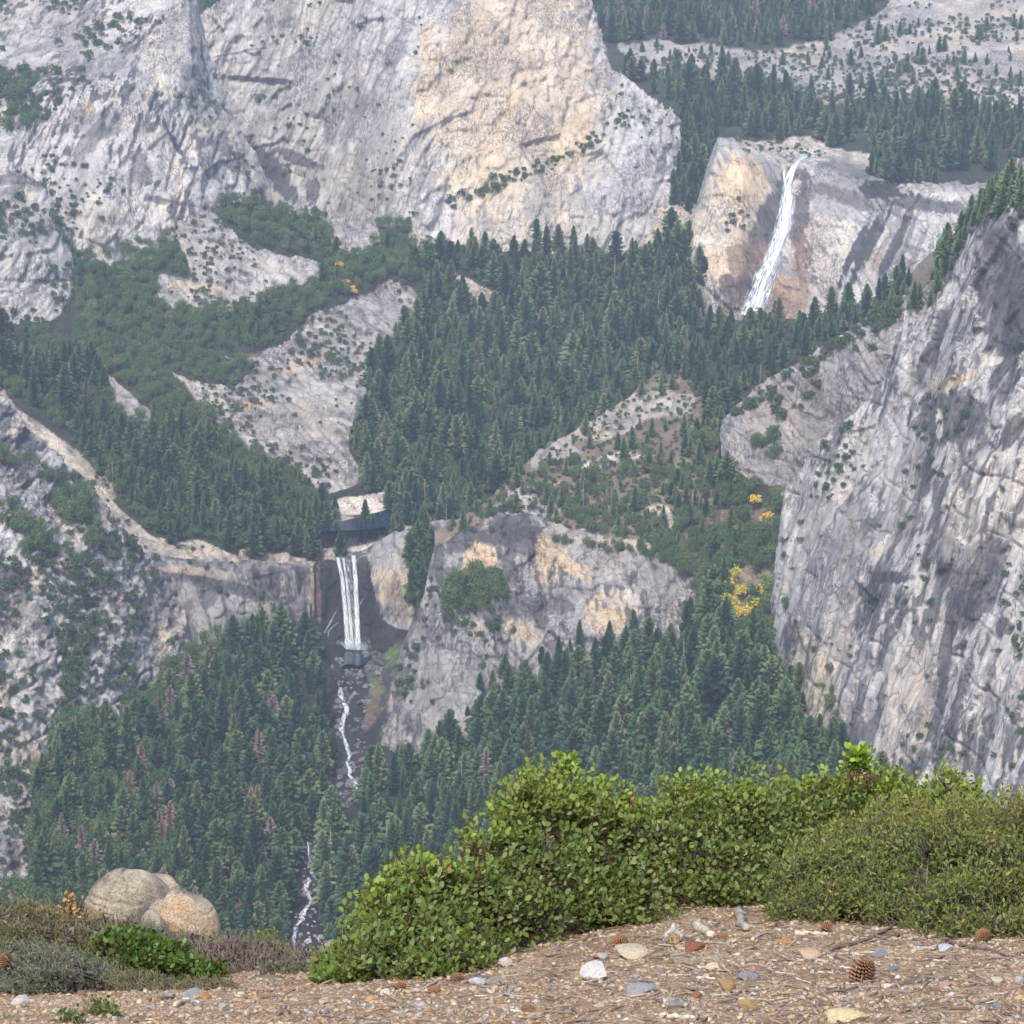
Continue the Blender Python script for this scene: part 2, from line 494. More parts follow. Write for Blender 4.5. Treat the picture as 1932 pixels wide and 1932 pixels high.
# -- cliff spur at the left edge
layer('left_spur', {
    -60: [(760, 2880), (600, 2900), (460, 2930), (300, 2990)],
    0: [(760, 2880), (600, 2900), (460, 2935), (330, 2990)],
    35: [(760, 2885), (600, 2905), (460, 2940), (322, 2995)],
    87: [(760, 2890), (640, 2910), (500, 2935), (354, 2990)],
    119: [(760, 2900), (660, 2920), (550, 2945), (437, 2985)],
    133: [(760, 2905), (680, 2925), (580, 2945), (480, 2980)],
    150: [(760, 2915), (700, 2930), (630, 2945), (560, 2970)],
    160: [(760, 2925), (710, 2940), (660, 2950), (605, 2965)],
    166: [(760, 2935), (740, 2945), (720, 2950), (690, 2960)]},
    2, 'light', relief=8, tan=0.25, streak=0.5, shear=-0.5, elong=2.8, blobs=[(90, 600, 60, 50, 30, 'slab', 0.5), (30, 420, 80, 50, 0, 'gray', 0.5), (40, 340, 60, 10, 0, 'dark', 0.6)])

# -- the wall of the upper fall
layer('upper_fall_wall', {
    1295: [(660, 3150), (560, 3185), (480, 3210), (430, 3240), (400, 3260)],
    1312: [(660, 3140), (560, 3175), (470, 3195), (400, 3225), (385, 3260)],
    1340: [(660, 3130), (560, 3160), (430, 3190), (330, 3215), (300, 3270)],
    1354: [(660, 3130), (560, 3160), (430, 3190), (275, 3225), (258, 3330)],
    1400: [(660, 3130), (560, 3160), (430, 3190), (290, 3230), (262, 3360)],
    1440: [(660, 3140), (560, 3180), (430, 3220), (298, 3260), (268, 3400)],
    1475: [(660, 3150), (560, 3200), (430, 3250), (306, 3290), (274, 3420)],
    1510: [(660, 3150), (560, 3200), (430, 3250), (305, 3295), (276, 3420)],
    1553: [(660, 3150), (560, 3190), (430, 3240), (308, 3280), (278, 3420)],
    1627: [(660, 3140), (560, 3175), (430, 3215), (336, 3255), (290, 3410)],
    1711: [(660, 3110), (560, 3145), (430, 3185), (350, 3215), (335, 3300)],
    1816: [(660, 3070), (560, 3105), (430, 3140), (357, 3165), (345, 3240)],
    1900: [(660, 3040), (560, 3070), (430, 3100), (353, 3125), (340, 3200)]},
    2, 'light', relief=5.5, tan=0.15, streak=0.45, shear=0.55, elong=4.0, darkv=0.2, back=((40, -18), (120, -66), (260, -170), (480, -360)),
    zones=[('pale', [(1380, 258), (1480, 270), (1660, 288), (1645, 330), (1600, 322), (1520, 300), (1400, 292)])],
    blobs=[(1385, 420, 75, 150, 15, 'cream', 0.7), (1390, 350, 45, 55, 20, 'tan', 0.8), (1340, 430, 45, 50, 40, 'pale', 0.7), (1420, 330, 30, 40, 0, 'tan', 0.8), (1375, 500, 40, 60, 30, 'tan', 0.6),
           (1450, 420, 26, 120, 22, 'dark', 0.85), (1420, 500, 60, 55, 45, 'brown', 0.8), (1400, 560, 55, 40, 0, 'brown', 0.8), (1390, 545, 40, 30, 20, 'dark', 0.6),
           (1512, 400, 20, 90, 10, 'dark', 0.8), (1520, 480, 34, 60, 15, 'brown', 0.8), (1480, 560, 34, 50, 10, 'orange', 0.6), (1500, 540, 25, 60, 10, 'brown', 0.5),
           (1575, 470, 70, 60, -20, 'pale', 0.7), (1600, 340, 90, 40, 15, 'gray', 0.8), (1570, 380, 60, 35, 20, 'gray', 0.6),
           (1672, 360, 50, 20, 5, 'wet', 0.95), (1750, 385, 95, 16, 4, 'dark', 0.8), (1600, 372, 70, 16, 18, 'dark', 0.6), (1590, 320, 60, 14, 15, 'dark', 0.4), (1630, 480, 5, 90, 24, 'wet', 0.8), (1660, 440, 4, 90, 24, 'wet', 0.8), (1705, 430, 6, 80, 24, 'wet', 0.7), (1680, 490, 4, 60, 24, 'dark', 0.8), (1640, 460, 13, 80, 24, 'dark', 0.95), (1615, 470, 8, 75, 24, 'dark', 0.95), (1690, 450, 8, 75, 24, 'dark', 0.9),  # dark band below the brink paints in the overhang's shade, above the streaks
           (1665, 470, 6, 60, 24, 'brown', 0.6), (1730, 470, 6, 60, 24, 'dark', 0.5), (1715, 440, 5, 60, 24, 'dark', 0.5), (1500, 330, 30, 14, 0, 'dark', 0.7)])

# -- saddle with talus between the dome and the wall
layer('saddle_slope', {
    1190: [(640, 3130), (560, 3150), (500, 3175), (480, 3200)],
    1225: [(640, 3130), (560, 3150), (480, 3185), (440, 3220)],
    1240: [(640, 3125), (560, 3150), (450, 3200), (370, 3270)],
    1275: [(640, 3120), (540, 3155), (400, 3250), (300, 3350)],
    1300: [(640, 3120), (540, 3155), (400, 3260), (225, 3440)],
    1350: [(640, 3140), (540, 3180), (400, 3290), (235, 3450)],
    1400: [(640, 3180), (540, 3230), (400, 3330), (240, 3460)]},
    3, 'talus', relief=5, tan=0.2, streak=0.1, shear=0, elong=1, zones=[('floor', [(1275, 200), (1420, 200), (1420, 330), (1320, 360), (1270, 330)])])

# -- central basin
layer('valley_basin', {
    -60: [(1080, 2560), (950, 2610), (800, 2700), (680, 2820), (580, 2930)],
    60: [(1080, 2560), (950, 2620), (800, 2740), (680, 2860), (560, 2960)],
    133: [(1080, 2560), (950, 2640), (800, 2770), (650, 2900), (482, 3010)],
    210: [(1080, 2565), (950, 2660), (800, 2790), (650, 2910), (468, 3030)],
    300: [(1070, 2580), (950, 2680), (800, 2800), (650, 2920), (418, 3070)],
    392: [(1070, 2590), (950, 2690), (800, 2810), (620, 2940), (396, 3090)],
    437: [(1070, 2600), (950, 2700), (800, 2815), (620, 2950), (378, 3110)],
    535: [(1070, 2610), (950, 2710), (800, 2820), (620, 2960), (396, 3150)],
    600: [(1064, 2620), (950, 2715), (800, 2825), (600, 2990), (410, 3190)],
    680: [(1050, 2640), (950, 2720), (800, 2850), (600, 3010), (418, 3190)],
    760: [(1040, 2640), (950, 2730), (800, 2880), (620, 3040), (428, 3190)],
    860: [(1040, 2650), (950, 2740), (800, 2900), (650, 3060), (462, 3170)],
    1000: [(1040, 2660), (950, 2750), (800, 2910), (650, 3080), (478, 3160)],
    1150: [(1040, 2680), (950, 2760), (800, 2920), (650, 3090), (480, 3170)],
    1250: [(1040, 2680), (950, 2770), (800, 2930), (650, 3090), (482, 3180)],
    1340: [(1040, 2690), (950, 2780), (800, 2940), (680, 3060), (600, 3150)],
    1480: [(1040, 2700), (950, 2790), (800, 2950), (700, 3040), (610, 3150)],
    1760: [(1040, 2700), (950, 2790), (800, 2900), (700, 3000), (620, 3080)]},
    2.5, 'floor', relief=12, tan=0.15, streak=0.25, shear=1.3, elong=0.8, darkv=0.3, chip=(50, 15), back=((40, -20), (120, -80), (300, -200)),
    zones=[('slab', [(330, 400), (400, 395), (430, 420), (480, 470), (540, 480), (600, 490), (610, 525), (560, 540), (440, 580), (330, 580), (290, 560), (300, 520), (370, 520), (330, 460)]),
           ('slab', [(600, 395), (700, 400), (720, 450), (690, 480), (630, 470)]),
           ('slab', [(540, 640), (600, 590), (700, 545), (735, 528), (790, 545), (822, 580), (758, 592), (750, 655), (705, 680), (668, 800), (655, 850), (690, 900), (610, 935),
                     (560, 880), (470, 850), (400, 790), (320, 700), (440, 740), (480, 690), (400, 668), (500, 660)]),
           ('slab', [(175, 700), (205, 712), (260, 760), (310, 800), (300, 815), (235, 780), (190, 750)]),
           ('talus', [(0, 725), (45, 775), (110, 830), (170, 900), (230, 960), (290, 1010), (390, 1030), (560, 1050), (600, 1066), (250, 1090), (200, 1000), (120, 910), (30, 830), (-60, 770), (-60, 700)]),
           ('talus', [(830, 520), (870, 520), (960, 572), (970, 590), (900, 590), (860, 570)]),
           ('talus', [(1220, 478), (1300, 470), (1340, 500), (1240, 520)]), ('talus', [(770, 430), (830, 450), (835, 480), (780, 470)]),
           ('soil', [(930, 695), (1040, 695), (1100, 720), (1060, 740), (930, 715)]), ('pale', [(900, 885), (960, 880), (1000, 870), (1000, 895), (905, 905)]),
           ('pale', [(590, 962), (640, 940), (735, 925), (735, 962), (640, 975), (600, 985)]),
           ('talus', [(610, 975), (740, 975), (790, 1000), (700, 1055), (600, 1060)]),
           ('pale', [(668, 1035), (800, 985), (850, 975), (850, 995), (760, 1015), (690, 1055)])],
    blobs=[(560, 690, 60, 10, -20, 'orange', 0.6), (480, 765, 40, 8, -10, 'orange', 0.5), (740, 590, 60, 25, 10, 'gray', 0.5), (672, 790, 8, 60, 5, 'dark', 0.8),
           (150, 880, 22, 90, -48, 'pale', 0.5), (1400, 610, 80, 25, 10, 'wet', 0.7), (380, 540, 60, 8, 5, 'orange', 0.5)])

# -- wooded ridge right of the basin, running up to the right cliff
layer('wooded_ridge', {
    820: [(1100, 2520), (1060, 2540), (1020, 2570), (1000, 2590)],
    900: [(1100, 2500), (1050, 2530), (1000, 2570), (957, 2610)],
    960: [(1100, 2500), (1040, 2540), (970, 2590), (905, 2640)],
    1020: [(1100, 2490), (1030, 2540), (940, 2610), (850, 2690)],
    1100: [(1100, 2480), (1020, 2540), (910, 2630), (800, 2750)],
    1180: [(1110, 2470), (1010, 2540), (880, 2660), (752, 2830)],
    1250: [(1120, 2460), (1000, 2540), (850, 2680), (690, 2900)],
    1350: [(1130, 2450), (1000, 2540), (830, 2680), (625, 2960)],
    1450: [(1130, 2450), (950, 2560), (780, 2720), (614, 2960)],
    1550: [(1100, 2450), (900, 2580), (740, 2740), (592, 2920)],
    1650: [(1100, 2450), (900, 2560), (700, 2720), (558, 2870)],
    1720: [(1100, 2450), (900, 2540), (660, 2680), (510, 2830)],
    1850: [(1100, 2450), (900, 2540), (600, 2600), (400, 2700)]},
    3, 'soil', relief=10, tan=0.3, streak=0.2, shear=1.0, elong=0.9, darkv=0.25,
    zones=[('floor', [(1230, 690), (1350, 600), (1720, 480), (1720, 560), (1600, 650), (1480, 720), (1400, 790), (1330, 760), (1300, 720)]), ('slab', [(1090, 800), (1200, 745), (1310, 738), (1310, 775), (1220, 800), (1130, 830), (1040, 850)]), ('soil', [(1330, 830), (1480, 830), (1480, 1130), (1250, 1130), (1250, 1000)]),
           ('slab', [(940, 935), (1000, 920), (1090, 905), (1130, 930), (1090, 960), (1000, 985), (880, 985)]), ('soil', [(1060, 900), (1330, 870), (1330, 1060), (1060, 1010)]),
           ('pale', [(1090, 875), (1180, 848), (1215, 858), (1130, 885), (1110, 905)]), ('talus', [(1190, 925), (1260, 960), (1270, 1000), (1240, 990)]),
           ('slab', [(985, 850), (1060, 830), (1100, 860), (1000, 885)])])

# -- grey wall below the ridge
layer('grey_wall', {
    1358: [(960, 2450), (900, 2460), (860, 2470), (812, 2480)],
    1364: [(960, 2445), (900, 2455), (850, 2465), (792, 2480)],
    1396: [(980, 2435), (900, 2447), (830, 2460), (757, 2480)],
    1448: [(1000, 2430), (900, 2442), (810, 2455), (715, 2480)],
    1501: [(1000, 2420), (900, 2435), (790, 2450), (684, 2475)],
    1571: [(1000, 2400), (880, 2415), (760, 2435), (642, 2465)],
    1641: [(1000, 2370), (850, 2395), (720, 2420), (598, 2455)],
    1700: [(1000, 2350), (850, 2380), (700, 2405), (560, 2440)],
    1760: [(1000, 2350), (850, 2370), (700, 2390), (530, 2430)]},
    2, 'gray', relief=7, tan=0.12, streak=0.2, shear=0.8, elong=2.0, darkv=0.5, blobs=[(1500, 800, 130, 120, 0, 'brown', 0.22)])

# -- wall of the lower fall
layer('lower_fall_wall', {
    230: [(1330, 2490), (1200, 2500), (1110, 2515), (1064, 2530), (1045, 2550)],
    330: [(1330, 2510), (1200, 2520), (1110, 2530), (1066, 2540), (1050, 2560)],
    430: [(1330, 2530), (1200, 2535), (1110, 2545), (1068, 2552), (1056, 2575)],
    540: [(1330, 2560), (1200, 2565), (1110, 2572), (1074, 2580), (1062, 2600)],
    580: [(1330, 2585), (1200, 2590), (1110, 2597), (1072, 2604), (1060, 2620)],
    620: [(1330, 2600), (1200, 2608), (1110, 2615), (1066, 2620), (1055, 2635)],
    655: [(1330, 2605), (1200, 2615), (1110, 2622), (1060, 2626), (1046, 2640)],
    690: [(1330, 2590), (1200, 2602), (1110, 2612), (1052, 2620), (1036, 2640)],
    730: [(1330, 2565), (1200, 2575), (1110, 2588), (1030, 2605), (1012, 2630)],
    775: [(1330, 2545), (1200, 2555), (1110, 2570), (1012, 2592), (994, 2620)],
    810: [(1330, 2570), (1200, 2580), (1110, 2590), (1002, 2605), (982, 2630)],
    880: [(1330, 2560), (1200, 2570), (1110, 2580), (1002, 2600), (980, 2620)]},
    2, 'gray', relief=4.0, tan=0.22, streak=0.8, shear=0.1, elong=1.6, darkv=0.7, chip=(35, 12), back=((20, -9), (90, -50), (200, -130)), smooth_u=8,
    zones=[('wet', [(590, 1062), (640, 1058), (690, 1060), (706, 1110), (716, 1170), (790, 1200), (800, 1340), (560, 1340), (575, 1190), (585, 1100)])],
    blobs=[(600, 1120, 4, 60, 0, 'brown', 0.9), (588, 1110, 3, 60, 0, 'tan', 0.6), (612, 1110, 4, 55, 0, 'dark', 0.8), (735, 1090, 30, 55, 0, 'tan', 0.45), (755, 1130, 24, 50, -10, 'brown', 0.4),
           (720, 1050, 40, 25, 0, 'gray', 0.7), (768, 1110, 10, 40, -15, 'tan', 0.6), (430, 1110, 120, 14, 12, 'dark', 0.7), (380, 1080, 90, 8, 6, 'tan', 0.5), (450, 1090, 80, 10, 10, 'light', 0.5),
           (330, 1140, 60, 40, 20, 'slab', 0.5), (680, 1110, 18, 60, 0, 'wet', 0.9), (480, 1085, 100, 40, 0, 'dark', 0.35), (690, 1180, 30, 70, 0, 'wet', 0.9)])

# -- rocky slope at the lower left
layer('left_slope', {
    -60: [(1850, 1950), (1500, 2130), (1200, 2250), (950, 2360), (740, 2470)],
    0: [(1850, 1960), (1500, 2140), (1200, 2260), (950, 2370), (745, 2480)],
    60: [(1850, 1990), (1500, 2160), (1200, 2280), (980, 2390), (815, 2480)],
    140: [(1850, 2050), (1500, 2200), (1250, 2310), (1050, 2400), (890, 2490)],
    200: [(1850, 2100), (1500, 2240), (1280, 2340), (1090, 2420), (955, 2500)],
    250: [(1850, 2120), (1500, 2270), (1300, 2370), (1130, 2440), (1015, 2510)],
    290: [(1850, 2140), (1500, 2300), (1320, 2400), (1170, 2470), (1062, 2520)],
    350: [(1850, 2160), (1500, 2340), (1350, 2420), (1250, 2470), (1150, 2520)],
    362: [(1850, 2160), (1500, 2350), (1380, 2420), (1300, 2470), (1220, 2510)]},
    2, 'light', relief=9, tan=0.35, streak=0.5, shear=-0.8, elong=2.0, darkv=0.85, chip=(45, 14),
    blobs=[(60, 1200, 70, 110, 0, 'pale', 0.35), (40, 1430, 50, 60, 0, 'talus', 0.7), (90, 1190, 22, 18, 0, 'dark', 0.7), (300, 1120, 60, 60, 30, 'slab', 0.6), (20, 1600, 50, 120, 0, 'gray', 0.6)])

# -- buttress between the lower fall and the right gully
layer('mid_buttress', {
    712: [(1500, 2360), (1460, 2370), (1430, 2380), (1405, 2395)],
    733: [(1500, 2350), (1430, 2370), (1370, 2385), (1303, 2410)],
    757: [(1500, 2340), (1400, 2365), (1300, 2390), (1223, 2415)],
    785: [(1500, 2335), (1370, 2365), (1260, 2390), (1153, 2420)],
    799: [(1500, 2330), (1360, 2365), (1230, 2395), (1118, 2425)],
    813: [(1500, 2330), (1350, 2365), (1200, 2395), (1058, 2435)],
    820: [(1500, 2330), (1350, 2365), (1180, 2395), (1030, 2440)],
    852: [(1500, 2325), (1350, 2360), (1180, 2395), (1013, 2450)],
    908: [(1500, 2320), (1330, 2360), (1150, 2400), (980, 2460)],
    943: [(1500, 2320), (1330, 2360), (1150, 2405), (966, 2465)],
    1030: [(1500, 2320), (1300, 2365), (1150, 2410), (980, 2465)],
    1083: [(1500, 2320), (1300, 2370), (1150, 2415), (1000, 2465)],
    1223: [(1500, 2320), (1300, 2370), (1150, 2415), (1025, 2460)],
    1303: [(1500, 2320), (1300, 2370), (1180, 2410), (1065, 2450)],
    1400: [(1500, 2320), (1350, 2370), (1250, 2400), (1140, 2430)],
    1450: [(1500, 2320), (1350, 2370), (1280, 2390), (1200, 2420)]},
    2, 'gray', relief=6.5, tan=0.12, streak=0.75, shear=0.15, elong=2.0, darkv=0.8, chip=(45, 14),
    blobs=[(900, 1060, 34, 42, 0, 'tan', 0.9), (1030, 1060, 30, 50, 0, 'tan', 0.85), (1080, 1075, 40, 16, 30, 'tan', 0.8), (960, 1060, 12, 40, 0, 'dark', 0.7), (1145, 1150, 38, 45, 40, 'tan', 0.8),
           (1170, 1130, 40, 20, 20, 'pale', 0.7), (1180, 1030, 90, 10, 5, 'tan', 0.6), (990, 1195, 40, 18, 20, 'tan', 0.6), (905, 1190, 12, 30, 0, 'tan', 0.5), (960, 1010, 60, 22, 0, 'dark', 0.6),
           (860, 1300, 110, 120, 0, 'gray', 0.6), (800, 1200, 30, 100, 15, 'gray', 0.5), (1260, 1100, 60, 30, 0, 'gray', 0.6), (1000, 1140, 90, 20, 0, 'dark', 0.6)])

# -- right cliff
layer('right_cliff', {
    1456: [(1700, 2120), (1500, 2160), (1350, 2190), (1250, 2215), (1130, 2240)],
    1466: [(1700, 2090), (1500, 2140), (1350, 2175), (1200, 2205), (1040, 2245)],
    1480: [(1700, 2060), (1500, 2120), (1300, 2165), (1100, 2205), (925, 2250)],
    1543: [(1700, 1960), (1500, 2030), (1300, 2090), (1050, 2150), (838, 2220)],
    1588: [(1700, 1900), (1500, 1980), (1300, 2040), (1050, 2110), (796, 2200)],
    1634: [(1700, 1850), (1500, 1930), (1250, 2010), (1000, 2090), (757, 2190)],
    1664: [(1700, 1820), (1500, 1900), (1250, 1980), (980, 2070), (715, 2180)],
    1674: [(1700, 1810), (1500, 1890), (1230, 1970), (950, 2070), (660, 2180)],
    1700: [(1700, 1790), (1500, 1870), (1200, 1960), (900, 2060), (590, 2180)],
    1752: [(1700, 1750), (1500, 1830), (1200, 1920), (880, 2020), (555, 2150)],
    1762: [(1700, 1740), (1500, 1820), (1200, 1910), (860, 2010), (490, 2150)],
    1788: [(1700, 1720), (1500, 1800), (1150, 1890), (800, 2000), (459, 2130)],
    1816: [(1700, 1700), (1500, 1780), (1150, 1870), (780, 1980), (425, 2110)],
    1832: [(1700, 1690), (1500, 1770), (1150, 1855), (760, 1970), (388, 2100)],
    1872: [(1700, 1660), (1500, 1740), (1150, 1830), (740, 1950), (364, 2080)],
    1905: [(1700, 1630), (1500, 1710), (1150, 1800), (720, 1930), (314, 2070)],
    1935: [(1700, 1610), (1500, 1690), (1100, 1790), (700, 1920), (287, 2060)],
    2020: [(1700, 1560), (1500, 1640), (1100, 1750), (700, 1890), (230, 2040)]},
    2, 'light', relief=10.5, tan=0.16, streak=0.75, shear=-0.16, elong=2.8, darkv=0.85, chip=(42, 13), smooth_u=20,
    zones=[('talus', [(1500, 1160), (1560, 1230), (1590, 1330), (1600, 1420), (1640, 1480), (1440, 1480), (1450, 1300)]),
           ('talus', [(1730, 735), (1780, 705), (1850, 700), (1800, 735)])],
    blobs=[(1800, 790, 95, 55, 10, 'dark', 0.8), (1890, 560, 60, 140, 0, 'dark', 0.8), (1775, 800, 9, 30, 0, 'pale', 0.9), (1610, 870, 50, 60, -20, 'light', 0.8), (1900, 900, 35, 70, 0, 'pale', 0.6),  # broad dark blobs in this list paint in the shade of overhang undersides
           (1840, 1100, 60, 100, 20, 'dark', 0.8), (1790, 1060, 16, 90, 14, 'dark', 0.85), (1700, 960, 10, 70, 5, 'dark', 0.6), (1870, 1290, 16, 70, 8, 'dark', 0.8), (1840, 680, 70, 10, -8, 'pale', 0.7), (1880, 430, 40, 50, 0, 'dark', 0.6), (1690, 1090, 45, 14, 0, 'dark', 0.8), (1895, 1185, 22, 25, 0, 'dark', 0.85), (1720, 1350, 60, 120, 10, 'talus', 0.55), (1700, 950, 40, 120, 10, 'slab', 0.5),
           (1560, 1050, 80, 130, 0, 'gray', 0.7), (1870, 1300, 60, 80, 0, 'light', 0.6), (1800, 720, 60, 18, -20, 'tan', 0.35), (1700, 480, 50, 60, 0, 'gray', 0.4), (1820, 990, 40, 100, 15, 'pale', 0.35)])

# -- lower valley
layer('valley_floor', {
    -60: [(1900, 1880), (1860, 1900), (1800, 1930), (1750, 1960), (1710, 2010)],
    50: [(1900, 1890), (1850, 1915), (1800, 1940), (1750, 1965), (1700, 2020)],
    54: [(1900, 1890), (1800, 1945), (1720, 1990), (1640, 2040), (1580, 2080)],
    62: [(1900, 1890), (1750, 1970), (1650, 2030), (1570, 2080), (1500, 2120)],
    80: [(1900, 1895), (1750, 1975), (1600, 2065), (1500, 2125), (1435, 2175)],
    98: [(1900, 1900), (1750, 1980), (1600, 2070), (1450, 2170), (1372, 2230)],
    230: [(1900, 1910), (1750, 2000), (1600, 2110), (1450, 2240), (1360, 2330)],
    290: [(1900, 1920), (1750, 2010), (1600, 2120), (1420, 2290), (1290, 2400)],
    340: [(1900, 1920), (1750, 2010), (1600, 2130), (1420, 2310), (1235, 2470)],
    400: [(1900, 1930), (1750, 2020), (1550, 2190), (1370, 2370), (1205, 2500)],
    520: [(1900, 1940), (1750, 2030), (1550, 2200), (1370, 2390), (1200, 2550)],
    600: [(1900, 1950), (1750, 2040), (1550, 2220), (1380, 2410), (1180, 2590)],
    650: [(1900, 1950), (1750, 2050), (1550, 2230), (1400, 2400), (1230, 2600)],
    720: [(1900, 1950), (1750, 2050), (1550, 2230), (1400, 2390), (1230, 2580)],
    790: [(1900, 1950), (1750, 2045), (1550, 2220), (1420, 2360), (1190, 2550)],
    900: [(1900, 1940), (1750, 2020), (1550, 2180), (1450, 2280), (1370, 2385)],
    1100: [(1900, 1900), (1750, 1970), (1550, 2090), (1400, 2210), (1250, 2375)],
    1300: [(1900, 1850), (1750, 1910), (1550, 2020), (1400, 2150), (1200, 2385)],
    1340: [(1900, 1840), (1750, 1900), (1550, 2010), (1350, 2180), (1050, 2430)],
    1362: [(1900, 1836), (1750, 1896), (1550, 2000), (1330, 2190), (870, 2440)],
    1400: [(1900, 1830), (1750, 1890), (1550, 1990), (1300, 2200), (895, 2435)],
    1470: [(1900, 1820), (1750, 1880), (1550, 1970), (1300, 2170), (930, 2425)],
    1520: [(1900, 1810), (1750, 1870), (1550, 1950), (1400, 2050), (1250, 2190)],
    1600: [(1900, 1800), (1750, 1850), (1600, 1900), (1500, 1960), (1420, 2020)],
    1700: [(1900, 1780), (1750, 1820), (1640, 1850), (1540, 1890), (1500, 1910)],
    2020: [(1900, 1750), (1750, 1790), (1700, 1800), (1640, 1830), (1600, 1850)]},
    3, 'floor', relief=8, tan=0.2, streak=0.2, shear=0.4, elong=1.2, smooth_u=24,
    zones=[('wet', [(600, 1220), (700, 1215), (775, 1170), (800, 1180), (760, 1280), (730, 1340), (700, 1420), (690, 1500), (655, 1540), (628, 1500), (640, 1400), (615, 1320)]),
           ('grass', [(700, 1220), (770, 1170), (790, 1180), (760, 1260), (730, 1320), (700, 1370), (680, 1380), (690, 1300)]),
           ('wet', [(566, 1565), (606, 1565), (620, 1650), (610, 1700), (620, 1830), (540, 1830), (548, 1740), (560, 1680), (568, 1620)]),
           ('talus', [(1500, 1160), (1560, 1230), (1590, 1330), (1600, 1450), (1500, 1440), (1440, 1330), (1450, 1200)]),
           ('soil', [(1340, 960), (1470, 960), (1470, 1180), (1380, 1180)]), ('soil', [(350, 1170), (420, 1180), (400, 1240), (350, 1240)])],
    blobs=[(700, 1340, 14, 60, 15, 'brown', 0.6), (735, 1240, 22, 12, -40, 'grass', 0.8)])
print("terrain done")

# ------------------------------------------------------------------ plant materials
def leaf_material(name, stops, rough=0.7, trans=0.0, spec=0.2, nscale=None, ncol=0.35):
    """stops: colours picked per plant"""
    m, nt, b = newmat(name)
    oi = nd(nt, "ShaderNodeObjectInfo")
    c = ramp(nt, oi.outputs["Random"], stops)
    if nscale:
        n = noise(nt, mapped(nt), nscale, 2)
        c = mixc(nt, 'MULTIPLY', 1.0, c, ramp(nt, n, [(0.3, (1 - ncol,) * 3), (0.7, (1 + ncol,) * 3)]))
    nt.links.new(c, b.inputs["Base Color"])
    b.inputs["Roughness"].default_value = rough
    b.inputs["Specular IOR Level"].default_value = spec
    return m

M_CONIFER = leaf_material("conifer_needles", [(0.0, (0.020, 0.052, 0.026)), (0.3, (0.032, 0.074, 0.032)), (0.6, (0.050, 0.096, 0.036)), (0.85, (0.078, 0.122, 0.044)), (1.0, (0.12, 0.145, 0.060))])
M_CONLIT = leaf_material("open_conifer_needles", [(0.0, (0.075, 0.135, 0.060)), (0.5, (0.10, 0.155, 0.065)), (1.0, (0.14, 0.17, 0.085))])
M_OAK = leaf_material("oak_leaves", [(0.0, (0.050, 0.098, 0.036)), (0.4, (0.068, 0.118, 0.040)), (0.8, (0.085, 0.132, 0.045)), (1.0, (0.12, 0.145, 0.058))])
M_SHRUB = leaf_material("shrub_leaves", [(0.0, (0.035, 0.070, 0.030)), (0.6, (0.060, 0.100, 0.038)), (0.9, (0.075, 0.09, 0.04)), (1.0, (0.11, 0.10, 0.06))])
M_DEAD = leaf_material("dry_needles", [(0.0, (0.17, 0.14, 0.13)), (0.5, (0.20, 0.15, 0.14)), (0.85, (0.24, 0.15, 0.12)), (1.0, (0.18, 0.16, 0.15))])
M_YELLOW = leaf_material("yellow_leaves", [(0.0, (0.42, 0.40, 0.04)), (0.5, (0.62, 0.44, 0.04)), (1.0, (0.66, 0.36, 0.04))])
M_LIME = leaf_material("pale_green_leaves", [(0.0, (0.09, 0.16, 0.03)), (1.0, (0.16, 0.22, 0.04))])
M_BARK = leaf_material("bark", [(0.0, (0.11, 0.08, 0.06)), (1.0, (0.16, 0.12, 0.09))])
M_SNAG = leaf_material("weathered_wood", [(0.0, (0.25, 0.22, 0.20)), (1.0, (0.36, 0.32, 0.29))])

def tube(pts, rads, n=6, cap=True):
    """closed tube along points; returns verts, quads"""
    pts = np.asarray(pts, float); m = len(pts)
    V = []
    prev = None
    for i in range(m):
        d = pts[min(i + 1, m - 1)] - pts[max(i - 1, 0)]
        d /= np.linalg.norm(d) + 1e-9
        ref = np.array([0, 0, 1.0]) if abs(d[2]) < 0.9 else np.array([1.0, 0, 0])
        if prev is not None: ref = prev
        a = np.cross(d, ref); a /= np.linalg.norm(a) + 1e-9
        b = np.cross(a, d); prev = b
        for k in range(n):
            t = 2 * math.pi * k / n
            V.append(pts[i] + rads[i] * (math.cos(t) * a + math.sin(t) * b))
    F = []
    for i in range(m - 1):
        for k in range(n):
            k2 = (k + 1) % n
            F.append((i * n + k, i * n + k2, (i + 1) * n + k2, (i + 1) * n + k))
    if cap:
        V.append(pts[-1]); V.append(pts[0])
        for k in range(n):
            k2 = (k + 1) % n
            F.append(((m - 1) * n + k, (m - 1) * n + k2, m * n, m * n))
            F.append((k2, k, m * n + 1, m * n + 1))
    return np.array(V), F

class Soup:
    def __init__(self): self.V = []; self.F3 = []; self.F4 = []; self.n = 0; self.C = []
    def add(self, V, F, c=None):
        V = np.asarray(V, float)
        for f in F:
            g = [i + self.n for i in f]
            if len(g) == 4 and g[2] == g[3]: g = g[:3]
            (self.F3 if len(g) == 3 else self.F4).append(g)
        self.V.append(V); self.n += len(V)
        if c is not None: self.C.append(np.broadcast_to(np.asarray(c, float), (len(V), 3)))
    def tube(self, pts, rads, n=6, c=None): self.add(*tube(pts, rads, n), c)
    def mesh(self, name, mat, smooth=False):
        return mesh_np(name, np.concatenate(self.V), [f for f in (np.array(self.F3, np.int32).reshape(-1, 3), np.array(self.F4, np.int32).reshape(-1, 4)) if len(f)], mat,
                       np.concatenate(self.C) if self.C else None, smooth, link=False)

